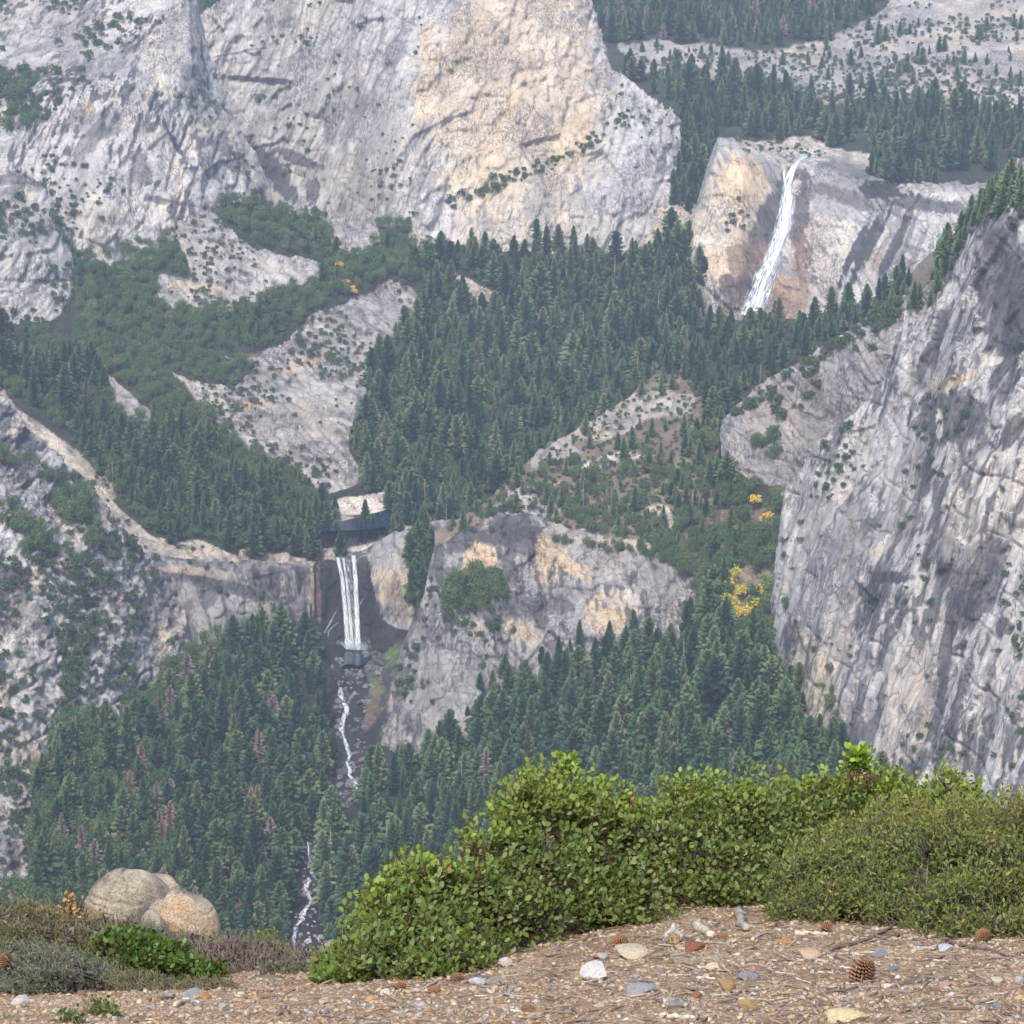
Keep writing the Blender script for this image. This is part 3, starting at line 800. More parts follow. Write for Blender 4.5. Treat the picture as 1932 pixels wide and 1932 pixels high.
def conifer_crown(seed, width=0.30, base=0.08, nb=150, dens=1.0, ragged=0.3, mat=None, pw=None):
    """crown of a conifer one unit tall: tiers of drooping boughs, each a fan of sprays"""
    r = np.random.default_rng(seed)
    S = Soup()
    pw = pw or 0.75 + 0.25 * r.random()
    lean = r.normal(size=2) * 0.015; gap = r.random(8) < 0.3
    for i in range(nb):
        f = (i + r.random()) / nb
        z = base + (0.985 - base) * f
        prof = (1 - f) ** pw * min(1, 0.55 + f * 3.0)
        L = width * 0.5 * prof * (1 - ragged + 1.5 * ragged * r.random()) + 0.012
        if r.random() < 0.05: L *= 0.45
        th = i * 2.4 + r.random() * 0.8
        if ragged > 0.35 and gap[int(f * 7.99)] and math.cos(th + seed + 3 * f) > 0.2: L *= 0.55
        up = 0.25 * f - 0.32 + 0.15 * r.random()
        d = np.array([math.cos(th), math.sin(th), 0])
        s = np.array([-math.sin(th), math.cos(th), 0])
        ns = 5
        for k in range(ns):                              # sprays from trunk outward
            a = (k + 0.5) / ns
            c = d * L * a + np.array([lean[0] * z, lean[1] * z, z + up * L * a + 0.02 * a])
            w = (0.030 + 0.5 * L * (1 - 0.6 * a)) * 0.55 * dens
            l = L * 0.42 + 0.012
            for sg in (-1, 1):
                tip = c + d * l * (0.5 + 0.4 * r.random()) + s * sg * w * (0.8 + 0.5 * r.random()) + np.array([0, 0, -0.018 - 0.02 * r.random()])
                q0 = c - d * l * 0.4
                q1 = c + d * l * 0.6 + np.array([0, 0, 0.004])
                low = (c + tip) / 2 + np.array([0, 0, -0.022 - 0.02 * r.random()])
                S.add([q0, q1, tip, low], [(0, 1, 2), (0, 2, 3)])
    # leader
    for k in range(6):
        th = k * 1.1
        S.add([[0, 0, 1.0], [0.008 * math.cos(th), 0.008 * math.sin(th), 0.95], [0.012 * math.cos(th + 1), 0.012 * math.sin(th + 1), 0.94]], [(0, 1, 2)])
    return S.mesh("crown", mat or M_CONIFER)

def trunk_mesh(h=0.93, r0=0.013, mat=None, name="trunk", n=6):
    S = Soup()
    S.tube([(0, 0, -0.05), (0, 0, 0.3 * h), (0, 0, h)], [r0, r0 * 0.8, r0 * 0.15], n)
    return S.mesh(name, mat or M_BARK, True)

def snag_mesh(seed):
    r = np.random.default_rng(seed)
    S = Soup()
    S.tube([(0, 0, -0.05), (0.004, 0, 0.5), (0, 0.004, 1.0)], [0.014, 0.010, 0.003], 6)
    for i in range(60):
        f = r.random(); z = 0.15 + 0.83 * f
        L = (0.11 * (1 - f) + 0.02) * (0.4 + 0.9 * r.random())
        th = r.random() * 6.28
        e = np.array([math.cos(th) * L, math.sin(th) * L, z - L * (0.1 + 0.5 * r.random())])
        S.tube([(0, 0, z), e * [0.5, 0.5, 1] + [0, 0, (z - e[2]) * 0.6], e], [0.0032, 0.0022, 0.001], 3)
    return S.mesh("trunk", M_SNAG)

def leaf_cloud(seed, n, lobes, size, mat, flat=0.75, name="crown", shell=0.55):
    """round crown one unit wide made of leaf-sized faces gathered in lobes"""
    r = np.random.default_rng(seed)
    cs = []
    for i in range(lobes):
        a = r.random() * 6.28; e = r.random() ** 0.6; rad = 0.30 * math.sqrt(r.random()) + 0.03
        cs.append((rad * math.cos(a), rad * math.sin(a), 0.38 * flat + 0.36 * flat * (r.random() - 0.3) * (1 - rad), 0.13 + 0.12 * r.random()))
    V = np.empty((n, 4, 3)); 
    for i in range(n):
        c = cs[i % lobes]
        d = r.normal(size=3); d /= np.linalg.norm(d)
        if d[2] < -0.5: d[2] *= -0.6
        rr = c[3] * (shell + (1 - shell) * r.random() ** 0.5) * (1 + 0.25 * r.random())
        p = np.array(c[:3]) + d * rr
        nn = d + 0.7 * r.normal(size=3); nn /= np.linalg.norm(nn)
        a = np.cross(nn, r.normal(size=3)); a /= np.linalg.norm(a)
        b = np.cross(nn, a)
        s = size * (0.6 + 0.8 * r.random())
        V[i] = [p - a * s, p + b * s * 0.8, p + a * s, p - b * s * 0.7]
    F = np.arange(n * 4).reshape(n, 4)
    return mesh_np(name, V.reshape(-1, 3), F, mat, None, False, link=False)

CON = [conifer_crown(100 + i, w, b, nb, 1.0, rg, None, pw) for i, (w, b, nb, rg, pw) in enumerate([(0.30, 0.06, 170, 0.35, 0.9), (0.38, 0.10, 150, 0.5, 0.55), (0.23, 0.12, 140, 0.5, 0.75), (0.33, 0.05, 170, 0.4, 0.65), (0.24, 0.25, 110, 0.7, 0.4), (0.44, 0.08, 150, 0.55, 0.8)])]
CONL = [conifer_crown(140 + i, w, b, nb, 0.9, rg, M_CONLIT) for i, (w, b, nb, rg) in enumerate([(0.36, 0.10, 130, 0.35), (0.30, 0.22, 100, 0.45), (0.42, 0.12, 120, 0.4)])]
DEADC = [conifer_crown(160 + i, w, b, nb, 0.42, 0.5, M_DEAD) for i, (w, b, nb) in enumerate([(0.34, 0.12, 105), (0.28, 0.18, 90), (0.38, 0.1, 110)])]
SNAG = [snag_mesh(180 + i) for i in range(3)]
TRUNK = trunk_mesh()
OAKC = [leaf_cloud(200 + i, 900, lb, 0.030, M_OAK, fl) for i, (lb, fl) in enumerate([(9, 0.9), (12, 0.75), (7, 1.1), (14, 0.7)])]
SHRC = [leaf_cloud(220 + i, 300, lb, 0.055, M_SHRUB, fl) for i, (lb, fl) in enumerate([(6, 0.7), (8, 0.55), (5, 0.95)])]
YELC = [leaf_cloud(240 + i, 420, lb, 0.042, M_YELLOW, fl, shell=0.3) for i, (lb, fl) in enumerate([(8, 1.1), (6, 1.3)])]
LIMC = [leaf_cloud(250 + i, 420, lb, 0.042, M_LIME, fl, shell=0.3) for i, (lb, fl) in enumerate([(8, 1.1), (6, 0.9)])]
def oak_trunk():
    S = Soup()
    S.tube([(0, 0, -0.08), (0.01, 0, 0.15), (0, 0, 0.35)], [0.035, 0.03, 0.015], 5)
    for a in range(4):
        S.tube([(0, 0, 0.12), (0.12 * math.cos(a * 1.6), 0.12 * math.sin(a * 1.6), 0.3), (0.22 * math.cos(a * 1.6), 0.22 * math.sin(a * 1.6), 0.38)], [0.018, 0.012, 0.006], 4)
    return S.mesh("trunk", M_BARK, True)
OTRUNK = oak_trunk()

# ------------------------------------------------------------------ where plants grow
# places that stay in view: no crown may stand in front of them
CLEAR = [
    [(604, 1062), (700, 1040), (745, 1090), (765, 1165), (790, 1150), (790, 1190), (770, 1230), (735, 1310), (702, 1390), (692, 1440), (640, 1440), (636, 1360), (612, 1270), (598, 1180)],
    [(640, 1440), (688, 1440), (684, 1490), (655, 1530), (632, 1500)],
    [(572, 1580), (600, 1580), (608, 1650), (600, 1700), (606, 1790), (552, 1790), (556, 1730), (566, 1660)],
    [(640, 948), (735, 930), (722, 962), (640, 990), (606, 985)], [(615, 990), (720, 985), (700, 1045), (640, 1050)],
    [(690, 1040), (800, 985), (800, 998), (700, 1052)],
    [(270, 1070), (350, 1066), (560, 1078), (530, 1110), (480, 1135), (420, 1140), (350, 1150), (270, 1130)], [(565, 1075), (604, 1070), (600, 1150), (585, 1140)],
    [(1390, 300), (1480, 285), (1640, 300), (1640, 350), (1800, 365), (1730, 470), (1640, 540), (1560, 545), (1500, 560), (1440, 595), (1395, 595), (1350, 560), (1345, 480), (1330, 420), (1360, 340)],
    [(720, 1390), (745, 1270), (795, 1120), (830, 1030), (940, 985), (1090, 1010), (1290, 1085), (1280, 1140), (1200, 1170), (1100, 1190), (1000, 1240), (900, 1290), (800, 1370), (760, 1400)],
    [(0, 780), (50, 810), (120, 880), (200, 980), (240, 1010), (330, 1060), (330, 1180), (300, 1290), (90, 1350), (50, 1500), (0, 1650)],
    [(1385, 790), (1460, 725), (1600, 640), (1660, 600), (1760, 560), (1800, 470), (1870, 400), (1932, 330), (1932, 1460), (1700, 1460), (1600, 1430), (1570, 1250), (1520, 1180), (1470, 1100), (1480, 930), (1380, 860)],
    [(140, 470), (210, 455), (300, 410), (390, 385), (430, 370), (380, 0), (0, 0), (0, 200), (100, 330), (140, 450)], [(0, 340), (80, 380), (150, 590), (120, 640), (0, 580)],
    [(450, 360), (540, 380), (700, 400), (790, 425), (860, 450), (1215, 458), (1230, 400), (1270, 300), (1280, 230), (1130, 60), (1120, 0), (420, 0)],
    [(350, 410), (400, 405), (440, 430), (500, 480), (600, 500), (600, 520), (440, 575), (320, 575), (300, 555), (420, 520), (380, 460)],
    [(560, 625), (610, 600), (740, 540), (800, 560), (745, 600), (735, 650), (690, 680), (655, 790), (650, 860), (600, 920), (560, 870), (480, 840), (420, 790), (350, 715), (450, 740), (520, 680)],
    [(190, 715), (215, 725), (290, 795), (240, 775)], [(835, 530), (870, 530), (950, 575), (900, 580)], [(1110, 875), (1200, 852), (1180, 868), (1120, 895)],
    [(1105, 800), (1200, 755), (1300, 745), (1300, 765), (1220, 790), (1130, 815)],
    [(1368, 1080), (1415, 1075), (1420, 1165), (1380, 1175)], [(1430, 1085), (1455, 1085), (1455, 1140), (1435, 1140)], [(1412, 925), (1455, 925), (1455, 990), (1412, 990)],
    [(1280, 60), (1440, 88), (1440, 130), (1300, 140)], [(1470, 150), (1640, 110), (1750, 40), (1932, 20), (1932, 200), (1700, 170), (1600, 190), (1500, 180)],
]
FRONT = [(600, 1830), (720, 1640), (900, 1590), (930, 1480), (1100, 1470), (1180, 1510), (1420, 1460), (1600, 1440), (1700, 1470), (1860, 1490), (1932, 1500), (1932, 1932), (600, 1932)]

def clear_hit(u, v, hpx, base_ok=False):
    bad = np.zeros(len(u), bool)
    for poly in CLEAR:
        if base_ok:
            continue
        for f in (0.0, 0.35, 0.65, 0.92):
            bad |= inpoly(u, v - hpx * f, poly)
    return bad

PLANTS = []    # (kind, variant, x, y, z, height, rotation, u, v, pixel height, area)
def scatter(lname, kind, poly, su, sv, hmin, hmax, nvar, zones_ok=None, keep=1.0, respect=True, area="", clump=None, seed=0, wscale=1.0):
    r = np.random.default_rng(seed + len(PLANTS))
    poly = [(p[0] - 300 if p[0] <= 0 else p[0] + 380 if p[0] >= 1930 else p[0], p[1]) for p in poly]
    us = [p[0] for p in poly]; vs = [p[1] for p in poly]
    gu, gv = np.meshgrid(np.arange(min(us), max(us), su), np.arange(min(vs), max(vs), sv))
    gu = (gu + r.uniform(-0.55, 0.55, gu.shape) * su).ravel()
    gv = (gv + r.uniform(-0.55, 0.55, gv.shape) * sv).ravel()
    k = r.random(len(gu)) < keep
    k &= inpoly(gu, gv, poly)
    gu, gv = gu[k], gv[k]
    if not len(gu): return
    p, ok, z = on_layer(lname, gu, gv)
    L = LAY[lname]
    if zones_ok is not None:
        ok &= np.isin(z, [i for i, n in enumerate(L['names']) if n in zones_ok])
    if clump is not None:
        s_, th = clump
        ok &= fbm(p / s_ + 3.7, 3) + 0.12 * r.normal(size=len(gu)) > th
    h = hmin + (hmax - hmin) * r.random(len(gu)) ** 1.1
    h = h * (1 + 0.30 * fbm(p / 55.0 + 8, 2))
    pu, pv, pd = proj(p)
    hp = h / pd * FPX
    if respect:
        ok &= ~clear_hit(pu, pv, hp * (1.0 if kind in ('conifer', 'open_conifer', 'dead', 'snag') else 0.5))
    for i in np.nonzero(ok)[0]:
        PLANTS.append((kind, int(r.integers(nvar)), *p[i], float(h[i]), float(r.random() * 6.28), pu[i], pv[i], float(hp[i]), area))

A = scatter
# lower valley
LV = "the lower valley"
left_v = [(60, 1500), (100, 1370), (290, 1300), (345, 1200), (420, 1130), (560, 1120), (610, 1220), (640, 1380), (640, 1500), (580, 1580), (570, 1640), (540, 1800), (0, 1850), (0, 1560)]
A('valley_floor', 'conifer', [(430, 1210), (520, 1203), (590, 1215), (622, 1300), (640, 1450), (620, 1540), (570, 1600), (550, 1800), (380, 1860), (330, 1600), (360, 1350)], 27, 24, 22, 46, 6, area="left bank of the lower stream")
A('valley_floor', 'oak', [(340, 1235), (400, 1208), (480, 1202), (480, 1330), (330, 1440), (100, 1480), (98, 1372), (290, 1290)], 19, 12, 9, 17, 4, area="slope left of the lower fall")
A('valley_floor', 'conifer', [(90, 1380), (380, 1300), (400, 1860), (60, 1860), (60, 1480)], 40, 32, 22, 44, 6, area="lower left of the valley")
A('valley_floor', 'oak', [(62, 1460), (330, 1420), (360, 1700), (420, 1850), (0, 1880), (0, 1720), (64, 1700)], 22, 14, 9, 18, 4, area="lower left of the valley")
A('valley_floor', 'dead', [(90, 1380), (520, 1250), (540, 1700), (360, 1850), (120, 1700)], 62, 46, 22, 38, 3, keep=0.8, area="lower left of the valley")
right_v = [(715, 1400), (800, 1375), (900, 1310), (1000, 1270), (1100, 1215), (1210, 1190), (1300, 1170), (1340, 1120), (1450, 1250), (1480, 1330), (1520, 1420), (1600, 1480), (1600, 1620), (1400, 1640), (900, 1720), (620, 1850), (610, 1640), (600, 1570), (650, 1540), (690, 1500)]
A('valley_floor', 'conifer', right_v, 29, 25, 26, 50, 6, area="right bank of the lower stream")
A('valley_floor', 'open_conifer', right_v, 60, 46, 26, 46, 3, area="right bank of the lower stream")
A('valley_floor', 'snag', right_v, 90, 70, 22, 40, 3, keep=0.7, area="right bank of the lower stream")
A('valley_floor', 'dead', right_v, 130, 90, 22, 36, 3, keep=0.6, area="right bank of the lower stream")
A('valley_floor', 'oak', [(1330, 1060), (1362, 900), (1400, 905), (1475, 940), (1470, 1200), (1450, 1300), (1300, 1260)], 18, 14, 8, 17, 4, keep=0.85, area="gully beside the right cliff")
A('valley_floor', 'conifer', [(1340, 1060), (1362, 900), (1475, 940), (1470, 1120), (1430, 1250), (1340, 1260)], 38, 34, 18, 34, 6, keep=0.8, area="gully beside the right cliff")
A('valley_floor', 'oak', [(1440, 1150), (1530, 1190), (1500, 1330), (1450, 1330)], 22, 16, 8, 16, 4, area="gully beside the right cliff")
A('valley_floor', 'conifer', [(1430, 1230), (1540, 1350), (1600, 1450), (1450, 1400)], 30, 24, 18, 34, 6, area="foot of the right cliff")
A('valley_floor', 'conifer', [(620, 1850), (900, 1720), (1400, 1640), (1600, 1620), (1600, 1500), (1720, 1560), (2000, 1660), (2000, 1885), (620, 1885)], 30, 26, 26, 50, 6, respect=False, area='behind the bushes')
# central basin
bas = [(760, 500), (860, 470), (1230, 488), (1340, 620), (1480, 620), (1250, 760), (1100, 830), (1020, 880), (960, 940), (900, 990), (830, 1030), (730, 1030), (690, 930), (660, 880), (680, 790), (715, 690), (770, 610), (830, 580)]
CB = "the central basin"
A('valley_basin', 'conifer', bas, 25, 21, 16, 44, 6, area="middle basin below the dome", respect=False, zones_ok=('floor', 'soil'), keep=0.92)
A('valley_basin', 'open_conifer', bas, 46, 34, 20, 40, 3, area="middle basin below the dome", respect=False, zones_ok=('floor', 'soil'))
A('valley_basin', 'oak', bas, 20, 16, 8, 15, 4, area="middle basin below the dome", zones_ok=('floor', 'soil'))
A('valley_basin', 'snag', bas, 75, 60, 18, 34, 3, keep=0.6, area="middle basin below the dome", zones_ok=('floor', 'soil'))
A('valley_basin', 'dead', bas, 120, 90, 16, 30, 3, keep=0.5, area="middle basin below the dome")
oaks = [(133, 490), (230, 455), (320, 412), (440, 372), (540, 390), (600, 400), (700, 410), (800, 440), (860, 480), (830, 545), (740, 525), (600, 585), (520, 640), (400, 660), (440, 740), (320, 700), (400, 800), (470, 860), (560, 900), (600, 940), (520, 940), (300, 820), (150, 700), (140, 600)]
A('valley_basin', 'oak', oaks, 16.5, 12.0, 9, 16, 4, zones_ok=('floor',), area="slope below the left cliff")
A('valley_basin', 'conifer', [(430, 375), (560, 400), (700, 440), (840, 490), (820, 540), (700, 530), (540, 600), (420, 620), (520, 500)], 55, 36, 14, 28, 6, zones_ok=('floor',), area="slope below the left cliff")
A('valley_basin', 'conifer', [(400, 560), (540, 590), (520, 640), (440, 660)], 26, 18, 18, 32, 6, zones_ok=('floor',), area="slope below the left cliff")
strip = [(-30, 600), (130, 660), (180, 700), (300, 810), (460, 880), (560, 920), (620, 970), (640, 1060), (600, 1070), (420, 1048), (300, 1030), (240, 960), (150, 850), (60, 760), (-30, 700)]
A('valley_basin', 'conifer', strip, 25, 21, 22, 42, 6, area="diagonal strip of forest above the lower fall", zones_ok=('floor', 'talus', 'soil', 'slab'), keep=0.9)
A('valley_basin', 'oak', strip, 17, 12, 8, 15, 4, area="diagonal strip of forest above the lower fall", zones_ok=('floor',))
A('valley_basin', 'snag', strip, 110, 80, 20, 34, 3, area="diagonal strip of forest above the lower fall", zones_ok=('floor',))
A('valley_basin', 'conifer', [(690, 985), (860, 985), (800, 1010), (700, 1040), (660, 1010)], 26, 16, 12, 30, 6, area="brink of the lower fall", respect=False, keep=0.6)
A('valley_basin', 'conifer', [(600, 960), (650, 970), (645, 1060), (600, 1065)], 18, 20, 20, 34, 6, area="brink of the lower fall", respect=False)
# wooded ridge
rid = [(840, 1000), (960, 915), (1100, 805), (1250, 695), (1350, 630), (1450, 618), (1550, 596), (1650, 562), (1720, 515), (1700, 580), (1600, 640), (1500, 690), (1400, 760), (1370, 830), (1400, 930), (1480, 960), (1480, 1100), (1300, 1060), (1200, 1020), (1080, 1005), (960, 970), (850, 1015)]
A('wooded_ridge', 'conifer', [(1230, 705), (1250, 695), (1350, 630), (1550, 596), (1720, 515), (1720, 560), (1600, 640), (1450, 720), (1375, 790), (1375, 860), (1310, 850), (1330, 760), (1300, 730)], 25, 20, 18, 38, 6, area="ridge left of the right cliff", respect=False)
A('wooded_ridge', 'open_conifer', rid, 31, 23, 12, 26, 3, area="ridge left of the right cliff", keep=0.75)
A('wooded_ridge', 'oak', [(1050, 905), (1200, 870), (1330, 830), (1400, 900), (1480, 960), (1480, 1110), (1300, 1060), (1080, 1000)], 20, 14, 8, 16, 4, area="slope above the buttress", keep=0.7, respect=False, zones_ok=('floor', 'soil'))
A('wooded_ridge', 'conifer', [(1200, 870), (1370, 800), (1400, 900), (1400, 1000), (1300, 1010)], 44, 34, 18, 36, 6, area="slope above the buttress")
A('wooded_ridge', 'snag', rid, 85, 60, 16, 32, 3, keep=0.6, area="ridge left of the right cliff", zones_ok=('floor', 'soil'))
A('wooded_ridge', 'shrub', rid, 17, 10, 3, 7, 3, area="slope above the buttress", respect=False)
A('wooded_ridge', 'oak', [(850, 1010), (960, 925), (1100, 870), (1130, 930), (1000, 980)], 30, 17, 6, 12, 4, keep=0.6, area="slope above the buttress", respect=False)
# far hill, saddle, brink of the upper fall
A('far_hill', 'conifer', [(1110, 84), (1250, 80), (1440, 92), (1560, 78), (1640, 30), (1720, -30), (1500, -110), (1080, -110)], 19, 11, 26, 42, 6, area="far plateau", respect=False)
A('far_hill', 'dead', [(1110, 84), (1560, 78), (1640, -10), (1100, -60)], 50, 22, 22, 38, 3, area="far plateau", respect=False)
A('far_hill', 'conifer', [(380, 60), (460, 60), (460, -20), (380, -20)], 14, 10, 24, 36, 6, area="far plateau", respect=False)
A('far_hill', 'conifer', [(1150, 120), (1300, 150), (1420, 150), (1500, 180), (1580, 205), (1650, 190), (1760, 195), (1900, 215), (1932, 300), (1850, 330), (1700, 330), (1640, 300), (1640, 280), (1350, 262), (1290, 230)], 23, 15, 22, 44, 6, area="flat above the upper fall", respect=False, keep=0.85)
A('far_hill', 'open_conifer', [(1150, 100), (1500, 150), (1600, 200), (1932, 230), (1932, 320), (1650, 300), (1350, 262)], 40, 26, 16, 36, 3, area="flat above the upper fall", respect=False, keep=0.8)
A('far_hill', 'open_conifer', [(1180, 85), (1440, 95), (1650, 60), (1932, 10), (1932, 200), (1700, 180), (1570, 190), (1450, 140), (1250, 140)], 36, 20, 10, 24, 3, area="slabs of the far hillside", respect=False, keep=0.7)
A('far_hill', 'shrub', [(1180, 85), (1440, 95), (1650, 40), (1800, -40), (1932, -40), (1932, 210), (1570, 200), (1250, 150)], 12, 7, 3, 9, 3, area="slabs of the far hillside", respect=False, clump=(70, -0.08))
A('saddle_slope', 'conifer', [(1275, 225), (1350, 232), (1350, 330), (1340, 400), (1300, 410), (1270, 390), (1270, 300)], 15, 13, 24, 42, 6, area="saddle beside the dome", respect=False)
A('saddle_slope', 'shrub', [(1225, 380), (1300, 350), (1340, 480), (1240, 490)], 20, 12, 3, 8, 3, area="saddle beside the dome", respect=False, keep=0.6)
A('saddle_slope', 'conifer', [(1235, 450), (1345, 440), (1345, 560), (1240, 520)], 22, 20, 20, 36, 6, area="saddle beside the dome", respect=False, keep=0.7)
A('upper_fall_wall', 'conifer', [(1655, 300), (1740, 340), (1800, 345), (1700, 348), (1640, 338)], 14, 5, 20, 40, 6, area="brink of the upper fall", respect=False)
A('upper_fall_wall', 'shrub', [(1370, 262), (1480, 272), (1560, 290), (1560, 300), (1400, 290)], 13, 6, 3, 8, 3, area="brink of the upper fall", respect=False, keep=0.8)
A('upper_fall_wall', 'shrub', [(1395, 380), (1430, 400), (1400, 450), (1360, 440)], 14, 16, 4, 9, 3, area="upper fall wall", respect=False, keep=0.6)
A('valley_basin', 'conifer', [(1225, 480), (1345, 500), (1345, 600), (1260, 600)], 17, 14, 24, 42, 6, area="middle basin below the dome", respect=False)
# shrubs and small trees on the cliffs
def ledge(l, poly, su, sv, th, hmin=3, hmax=8, keep=0.8, area="", kinds='shrub', sc=60):
    A(l, kinds, poly, su, sv, hmin, hmax, 4 if kinds == 'oak' else 3, keep=keep, respect=False, clump=(sc, th), area=area)
ledge('left_cliff', [(0, 0), (330, 0), (300, 60), (200, 60), (150, 170), (100, 230), (0, 240)], 13, 9, -0.12, 4, 13, area="upper left cliff")
ledge('left_cliff', [(0, 60), (110, 60), (70, 250), (0, 260)], 18, 15, -0.02, 8, 20, area="upper left cliff", kinds='oak')
ledge('left_cliff', [(0, 0), (380, 0), (400, 300), (530, 430), (400, 400), (150, 460), (0, 300)], 15, 13, 0.22, 3, 9, area="upper left cliff")
ledge('left_cliff', [(380, 60), (440, 230), (520, 380), (490, 400), (420, 280)], 16, 14, 0.0, 4, 10, area="upper left cliff")
ledge('granite_dome', [(400, 0), (800, 0), (790, 440), (560, 420), (440, 250)], 22, 18, 0.25, 3, 9, area="dome")
ledge('granite_dome', [(680, 160), (760, 170), (760, 400), (690, 400)], 18, 16, 0.1, 3, 9, area="dome")
ledge('granite_dome', [(835, 385), (900, 355), (1090, 270), (1180, 215), (1190, 235), (1090, 300), (950, 365), (830, 400)], 11, 9, -0.12, 4, 11, area="dome")
ledge('granite_dome', [(1150, 130), (1290, 220), (1280, 330), (1220, 300), (1140, 200)], 22, 18, 0.1, 3, 7, area="dome")
ledge('left_spur', [(0, 320), (120, 400), (160, 600), (120, 660), (0, 640)], 14, 12, 0.0, 4, 12, area="left edge spur")
ledge('left_slope', [(0, 760), (180, 920), (190, 1060), (130, 1070), (0, 940)], 14, 10, -0.12, 6, 15, area="rocky left slope", kinds='oak')
ledge('left_slope', [(0, 760), (250, 1000), (340, 1180), (300, 1350), (80, 1400), (60, 1650), (0, 1650)], 17, 14, 0.05, 4, 11, area="rocky left slope")
ledge('left_slope', [(120, 1050), (190, 1060), (160, 1300), (120, 1400), (110, 1200)], 14, 12, -0.1, 5, 12, area="rocky left slope")
ledge('mid_buttress', [(760, 1100), (850, 1080), (950, 1130), (920, 1320), (740, 1330)], 20, 17, 0.05, 4, 10, area="buttress")
ledge('mid_buttress', [(850, 1105), (920, 1095), (960, 1130), (890, 1165), (845, 1160)], 13, 9, -0.5, 7, 18, area="buttress", kinds='oak')
ledge('mid_buttress', [(940, 1190), (1250, 1120), (1300, 1090), (1300, 1160), (1100, 1220), (940, 1240)], 20, 14, 0.0, 4, 11, area="buttress")
A('mid_buttress', 'conifer', [(855, 1110), (905, 1105), (905, 1140), (860, 1150)], 18, 14, 12, 22, 6, respect=False, area="buttress")
A('mid_buttress', 'conifer', [(890, 1300), (1100, 1220), (1200, 1190), (1200, 1230), (900, 1340)], 34, 24, 16, 30, 6, respect=False, area="buttress")
ledge('mid_buttress', [(850, 1000), (1300, 1050), (1300, 1075), (900, 1000)], 13, 7, -0.1, 5, 12, area="buttress", kinds='oak')
A('mid_buttress', 'oak', [(1230, 1030), (1320, 1070), (1440, 1140), (1440, 1220), (1330, 1150)], 18, 12, 8, 15, 4, respect=False, area="buttress")
ledge('grey_wall', [(1370, 790), (1690, 570), (1720, 600), (1480, 720), (1390, 800)], 12, 7, -0.1, 5, 12, area="grey wall below the ridge")
ledge('grey_wall', [(1380, 800), (1660, 620), (1660, 700), (1480, 900), (1380, 870)], 22, 18, 0.1, 5, 12, area="grey wall below the ridge")
ledge('grey_wall', [(1420, 835), (1470, 820), (1470, 870), (1425, 860)], 12, 10, -0.5, 8, 16, area="grey wall below the ridge", kinds='oak')
A('right_cliff', 'open_conifer', [(1690, 600), (1750, 555), (1765, 490), (1830, 395), (1870, 370), (1932, 292), (1932, 310), (1840, 420), (1790, 500), (1760, 570)], 14, 10, 9, 26, 3, respect=False, area="crest of the right cliff")
ledge('right_cliff', [(1690, 600), (1770, 540), (1900, 330), (1932, 330), (1800, 560), (1700, 620)], 14, 11, -0.05, 3, 9, area="crest of the right cliff")
ledge('right_cliff', [(1480, 930), (1600, 800), (1932, 500), (1932, 1460), (1600, 1440), (1470, 1120)], 20, 17, 0.27, 3, 8, area="right cliff")
ledge('right_cliff', [(1480, 930), (1590, 810), (1620, 900), (1560, 1100), (1470, 1060)], 20, 17, 0.08, 3, 8, area="right cliff")
ledge('right_cliff', [(1470, 1130), (1530, 1180), (1580, 1300), (1600, 1450), (1480, 1450)], 22, 17, 0.0, 5, 12, area="foot of the right cliff", kinds='oak')
A('lower_fall_wall', 'conifer', [(775, 1010), (815, 1000), (815, 1170), (770, 1160)], 13, 18, 16, 30, 6, respect=False, area="cleft beside the lower fall")
A('lower_fall_wall', 'oak', [(770, 1010), (820, 1000), (815, 1180), (765, 1160)], 14, 12, 7, 13, 4, respect=False, area="cleft beside the lower fall")
ledge('lower_fall_wall', [(240, 1050), (600, 1065), (580, 1140), (260, 1140)], 22, 16, 0.15, 4, 9, area="wall of the lower fall")
A('valley_basin', 'oak', [(60, 650), (140, 590), (200, 720), (110, 740)], 16, 12, 8, 15, 4, area='x')
A('valley_basin', 'oak', [(400, 660), (520, 640), (490, 690), (440, 745), (380, 740)], 16, 11, 8, 14, 4, area='x', respect=False, zones_ok=('floor',))
ledge('valley_basin', [(330, 395), (610, 480), (830, 540), (700, 700), (620, 930), (450, 840), (330, 700), (420, 660), (290, 560)], 13, 8, 0.02, 3, 8, area="slabs below the left cliff")
ledge('valley_basin', [(-20, 690), (240, 900), (300, 1000), (400, 1040), (200, 1060), (-20, 800)], 14, 9, 0.02, 3, 7, area="scree on the left slope")
